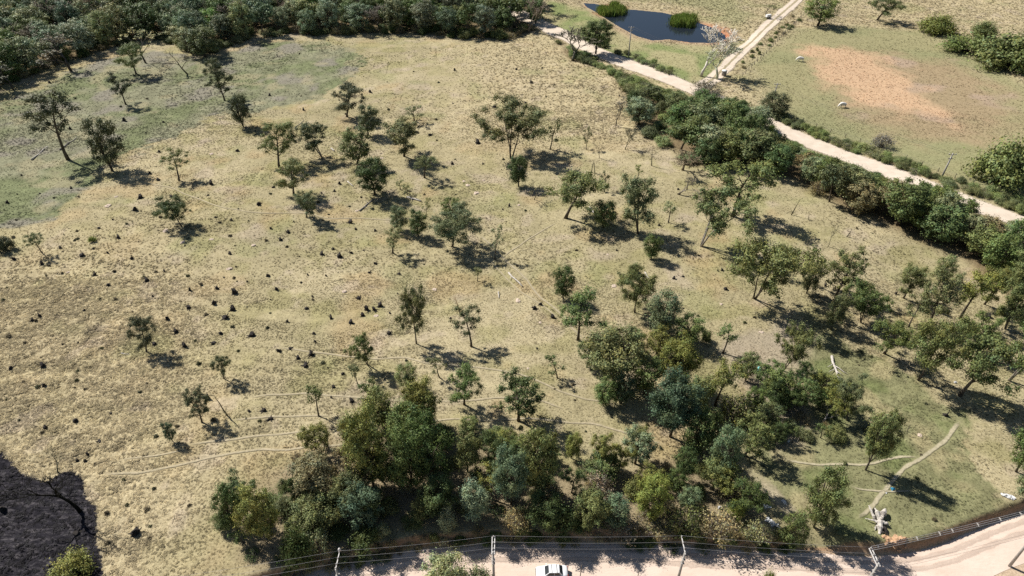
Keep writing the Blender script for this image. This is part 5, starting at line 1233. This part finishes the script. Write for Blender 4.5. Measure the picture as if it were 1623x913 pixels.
# ------------------------------------------------------------------ parked car
def car(x, y, z, rz, label):
    root = empty('parked_car', (x, y, z), rz); L, W = 4.15, 1.66
    # stations along x (front = -x): half width and heights of sill, shoulder
    st = [(-2.07, .62, .38, .60), (-1.98, .74, .28, .70), (-1.6, .81, .22, .80), (-.95, .83, .20, .88), (0, .83, .20, .92), (1.0, .83, .20, .93), (1.6, .81, .24, .93), (1.95, .76, .32, .90), (2.06, .68, .42, .74)]
    V_ = []; F_ = []
    for (X, hw, z0, z1) in st:
        V_ += [(X, -hw * .92, z0), (X, -hw, z0 + (z1 - z0) * .45), (X, -hw * .97, z1 - .06), (X, -hw * .86, z1), (X, 0, z1 + .035), (X, hw * .86, z1), (X, hw * .97, z1 - .06), (X, hw, z0 + (z1 - z0) * .45), (X, hw * .92, z0), (X, 0, z0 - .02)]
    n = 10
    for i in range(len(st) - 1):
        for k in range(n): F_.append((i * n + k, (i + 1) * n + k, (i + 1) * n + (k + 1) % n, i * n + (k + 1) % n))
    F_ += [tuple(range(n)), tuple((len(st) - 1) * n + k for k in range(n))[::-1]]
    mb = MB(); mb.add(V_, F_); body = mb.build('body', M['carpaint'], root, smooth=True)
    # cabin
    bot = [(-.98, .72), (1.42, .70)]; top = [(-.38, .58), (.92, .57)]; zb, zt = .90, 1.40
    def quad(P, name, mat, th=.012):
        P = [Vector(p) for p in P]; nrm = (P[1] - P[0]).cross(P[2] - P[0]).normalized() * th; mb = MB()
        mb.add([tuple(p) for p in P] + [tuple(p + nrm) for p in P], [(0, 3, 2, 1), (4, 5, 6, 7), (0, 1, 5, 4), (1, 2, 6, 5), (2, 3, 7, 6), (3, 0, 4, 7)]); return mb.build(name, mat, root)
    mb = MB()
    Vc = [(-.98, -.72, zb), (1.42, -.70, zb), (1.42, .70, zb), (-.98, .72, zb), (-.38, -.58, zt), (.92, -.57, zt), (.92, .57, zt), (-.38, .58, zt), (.27, -.60, zt + .03), (.27, .60, zt + .03)]
    mb.add(Vc, [(0, 1, 5, 8, 4), (2, 3, 7, 9, 6), (3, 0, 4, 7), (1, 2, 6, 5), (4, 8, 9, 7), (8, 5, 6, 9)]); mb.build('cabin', M['carpaint'], root)
    quad([(-.93, .62, zb + .05), (-.93, -.62, zb + .05), (-.43, -.52, zt - .03), (-.43, .52, zt - .03)], 'windscreen', M['glass'])
    quad([(1.37, -.60, zb + .06), (1.37, .60, zb + .06), (.98, .52, zt - .03), (.98, -.52, zt - .03)], 'rear_window', M['glass'])
    for s in (-1, 1):
        for x0, x1, x2, x3 in ((-.70, .22, .22, -.34), (.30, 1.12, .82, .30)):
            P = [(x0, s * .728, zb + .06), (x1, s * .728, zb + .06), (x2, s * .60, zt - .06), (x3, s * .60, zt - .06)]
            quad(P if s < 0 else P[::-1], 'side_window', M['glass'])
        mb = MB(); mb.box((-.72, s * .90, .96), (.12, .18, .11)); mb.build('wing_mirror', M['carpaint'], root)
        for X in (-1.28, 1.25):
            w = empty('wheel', (X, s * .76, .30)); w.parent = root
            mb = MB(); mb.tube([(0, -.09, 0), (0, .09, 0)], .30, 18); mb.build('tyre', M['rubber'], w)
            mb = MB(); mb.tube([(0, -.10, 0), (0, .10, 0)], .18, 12); mb.build('rim', M['rim'], w)
        mb = MB(); mb.box((-2.03, s * .56, .62), (.12, .30, .13)); mb.build('headlight', M['lamp'], root)
        mb = MB(); mb.box((2.02, s * .60, .74), (.10, .20, .16)); mb.build('tail_light', M['redlamp'], root)
        for X in (-.02, .86):
            mb = MB(); mb.box((X, s * .838, .78), (.16, .03, .035)); mb.build('door_handle', M['trim'], root)
    for X in (-.05, .60):
        mb = MB(); mb.box((X, 0, zt + .045), (.05, 1.1, .03)); mb.build('roof_bar', M['trim'], root)
    mb = MB(); mb.box((-2.08, 0, .42), (.10, 1.30, .16)); mb.build('bumper', M['trim'], root)
    mb = MB(); mb.box((2.07, 0, .48), (.10, 1.30, .16)); mb.build('bumper', M['trim'], root)
    mb = MB(); mb.box((2.085, 0, .66), (.02, .40, .11)); mb.build('number_plate', M['palearm'], root)
    return tag(root, label, 'car')
x, y, z = spot(874.5, 911); car(x, y, ROAD_Z + .06, 0.02, 'white sedan parked on the lower road at the bottom edge')

# ------------------------------------------------------------------ grazing cows
def cow(px, py, face, label):
    x, y, z = spot(px, py); root = empty('cow', (x, y, z), face)
    # joints: x forward
    J = {'hip': (-.75, 0, 1.15), 'back': (-.2, 0, 1.16), 'chest': (.45, 0, 1.14), 'withers': (.75, 0, 1.32), 'neck': (1.1, 0, 1.0), 'poll': (1.38, 0, .62), 'face': (1.52, 0, .36), 'muzzle': (1.58, 0, .18), 'tail': (-1.0, 0, 1.25), 'tail2': (-1.1, 0, .75), 'tail3': (-1.08, 0, .45)}
    R = {'hip': .36, 'back': .44, 'chest': .42, 'withers': .34, 'neck': .24, 'poll': .17, 'face': .12, 'muzzle': .09, 'tail': .06, 'tail2': .035, 'tail3': .05}
    E_ = [('hip', 'back'), ('back', 'chest'), ('chest', 'withers'), ('withers', 'neck'), ('neck', 'poll'), ('poll', 'face'), ('face', 'muzzle'), ('hip', 'tail'), ('tail', 'tail2'), ('tail2', 'tail3')]
    for s, nm in ((-1, 'l'), (1, 'r')):
        for part, top, P in (('h', 'hip', [(-.82, s * .24, .92, .20), (-.70, s * .25, .66, .12), (-.92, s * .25, .42, .075), (-.86, s * .25, .08, .065)]), ('f', 'chest', [(.55, s * .22, .82, .15), (.58, s * .22, .48, .085), (.56, s * .22, .24, .065), (.58, s * .22, .05, .065)])):
            prev = top
            for i, (a, b, c, rr) in enumerate(P): k = f'{part}{nm}{i}'; J[k] = (a, b, c); R[k] = rr; E_.append((prev, k)); prev = k
        J['ear' + nm] = (1.30, s * .22, .66); R['ear' + nm] = .045; E_.append(('poll', 'ear' + nm))
    keys = list(J); m = bpy.data.meshes.new('body'); m.from_pydata([J[k] for k in keys], [(keys.index(a), keys.index(b)) for a, b in E_], []); m.materials.append(M['cowhide'])
    o = obj('body', m, root); md = o.modifiers.new('skin', 'SKIN'); sv = m.skin_vertices[0].data
    for i, k in enumerate(keys): sv[i].radius = (R[k] * 1.18, R[k] * 1.18)
    sv[0].use_root = True; md.use_smooth_shade = True
    sb = o.modifiers.new('sub', 'SUBSURF'); sb.levels = 1; sb.render_levels = 1
    for s in (-1, 1):
        mb = MB(); mb.tube([(1.30, s * .10, .76), (1.30, s * .20, .86), (1.38, s * .22, .95)], [.035, .028, .008], 5); mb.build('horn', M['horn'], root)
    return tag(root, label, 'cow', 'cows grazing in the paddock')
cow(1268, 97, PI * .97, 'white cow grazing at the left end of the orange bare patch')
cow(1335, 170, PI * 1.04, 'white cow grazing in the paddock nearest the upper road')

# ------------------------------------------------------------------ litter, rubble
def sheet(px, py, w, d, mat, label, name, seed, h=.25, rz=0.0):
    r = np.random.default_rng(seed); n = 9; V_ = []; F_ = []
    for j in range(n):
        for i in range(n):
            u, v = i / (n - 1) - .5, j / (n - 1) - .5; k = 1 - .35 * abs(math.sin(3 * u + seed)) * abs(v) * 2
            V_.append((u * w * k + r.normal(0, .03 * w), v * d * (1 - .5 * (u + .5)) + r.normal(0, .03 * d), max(.03, h * (1 - 3.2 * (u * u + v * v)) + r.normal(0, h * .28))))
    for j in range(n - 1):
        for i in range(n - 1): F_.append((j * n + i, j * n + i + 1, (j + 1) * n + i + 1, (j + 1) * n + i))
    x, y, z = spot(px, py); o = obj(name, mesh_from(name, V_, F_, mat), None, (x, y, z + .04)); o.rotation_euler = (0, 0, rz)
    md = o.modifiers.new('thickness', 'SOLIDIFY'); md.thickness = .02
    return tag(o, label, 'litter')
sheet(1597, 787, 2.0, .9, M['whiteplastic'], 'crumpled white plastic sheet at the right end of the clearing', 'plastic_sheet', 3, .35, 2.7)
sheet(1415, 776, .6, .5, M['blueplastic'], 'bright blue plastic bag on the clearing footpath', 'plastic_bag', 4, .3)
sheet(1405, 782, .25, .2, M['whiteplastic'], 'tiny white scrap beside the blue bag', 'plastic_scrap', 5, .12)
for i, (px, py, w, lb) in enumerate([(1216, 803, 1.1, 'white plastic scrap at the head of the dump by the track'), (1217, 824, 1.0, 'upper white sack in the roadside dump'), (1223, 829, 1.3, 'large white sack in the middle of the roadside dump'), (1229, 833, .9, 'white sack at the right of the roadside dump'), (1235, 839, .6, 'small white bag at the bottom of the roadside dump'), (1243, 797, 1.0, 'pale strip of plastic on the worn track'), (1141, 805, .6, 'white scrap in the shadow right of the thicket'), (1250, 700, .5, 'white scrap in the shade left of the clearing'),
                                 (1298, 247, 1.6, 'white rubble sheet left on the upper roadside heap'), (1303, 252, 1.6, 'white rubble sheet right on the upper roadside heap'), (1152, 165, 1.4, 'pale sheet among bushes below the road junction'), (1387, 875, .35, 'small white lump at the roadside near the white armed pole'), (1514, 607, .5, 'small white bag in the shade of the right gum')]):
    sheet(px, py, w, w * .7, M['whiteplastic'], lb, 'plastic_scrap', 20 + i, .3, i)
def drum(px, py, r, h, mat, label, name):
    x, y, z = spot(px, py); mb = MB(); mb.tube([(0, 0, -.05), (0, 0, h * .1), (0, 0, h * .5), (0, 0, h * .9), (0, 0, h), (0, 0, h + .03)], [r * .92, r, r * 1.04, r, r * .95, r * .55], 14)
    return tag(mb.build(name, mat, None, (x, y, z), smooth=True), label, 'drum')
drum(1203, 588, .38, .75, M['tealplastic'], 'turquoise plastic drum on the pinkish bare soil', 'plastic_drum')
x, y, z = spot(1306, 262); mb = MB()
mb.tube([(.55 * math.cos(a), 0, .6 + .55 * math.sin(a)) for a in np.linspace(0, 2 * PI, 17)], .17, 7, False); tag(mb.build('painted_tyre', M['whiteplastic'], None, (x, y, z), smooth=True), 'white painted tyre standing on the rubble heap', 'tyre')
x, y, z = spot(1147, 120); root = empty('water_tank', (x, y, z)); mb = MB(); mb.tube([(0, 0, -.1), (0, 0, 1.6), (0, 0, 1.7)], [.75, .85, .8], 16); mb.build('tank', M['greywood'], root, smooth=True); mb = MB(); mb.tube([(0, 0, 1.702), (0, 0, 1.85), (0, 0, 2.0)], [.95, .9, .35], 16); mb.build('lid', M['whiteplastic'], root, smooth=True)
tag(root, 'small tank with white lid at the road junction', 'tank')
x, y, z = spot(1217, 30); root = empty('farm_trailer', (x, y, z), .35)
mb = MB(); mb.box((0, 0, .85), (2.4, 1.4, .14)); mb.build('bed', M['greywood'], root); mb = MB(); mb.box((0, 0, 1.37), (2.2, 1.2, .86), taper=.88); mb.build('load', M['whiteplastic'], root)
for s in (-1, 1):
    w = empty('wheel', (.2, s * .82, .42)); w.parent = root; mb = MB(); mb.tube([(0, -.1, 0), (0, .1, 0)], .42, 14); mb.build('tyre', M['rubber'], w); mb = MB(); mb.tube([(0, -.11, 0), (0, .11, 0)], .2, 10); mb.build('rim', M['rim'], w)
mb = MB(); mb.tube([(-1.2, 0, .8), (-2.4, 0, .5)], .06, 6); mb.build('drawbar', M['trim'], root)
tag(root, 'small trailer with white load under the tree by the side road', 'trailer')
sheet(1247, 39, 1.6, 1.0, M['redcloth'], 'dark red cloth lying beside the side road', 'red_cloth', 40, .5)

for o in list(bpy.data.objects):
    lb = o.get('label')
    if lb:
        w = lb.split()
        while len(w) > 16 and 'the' in w: w.remove('the')
        o['label'] = ' '.join(w)
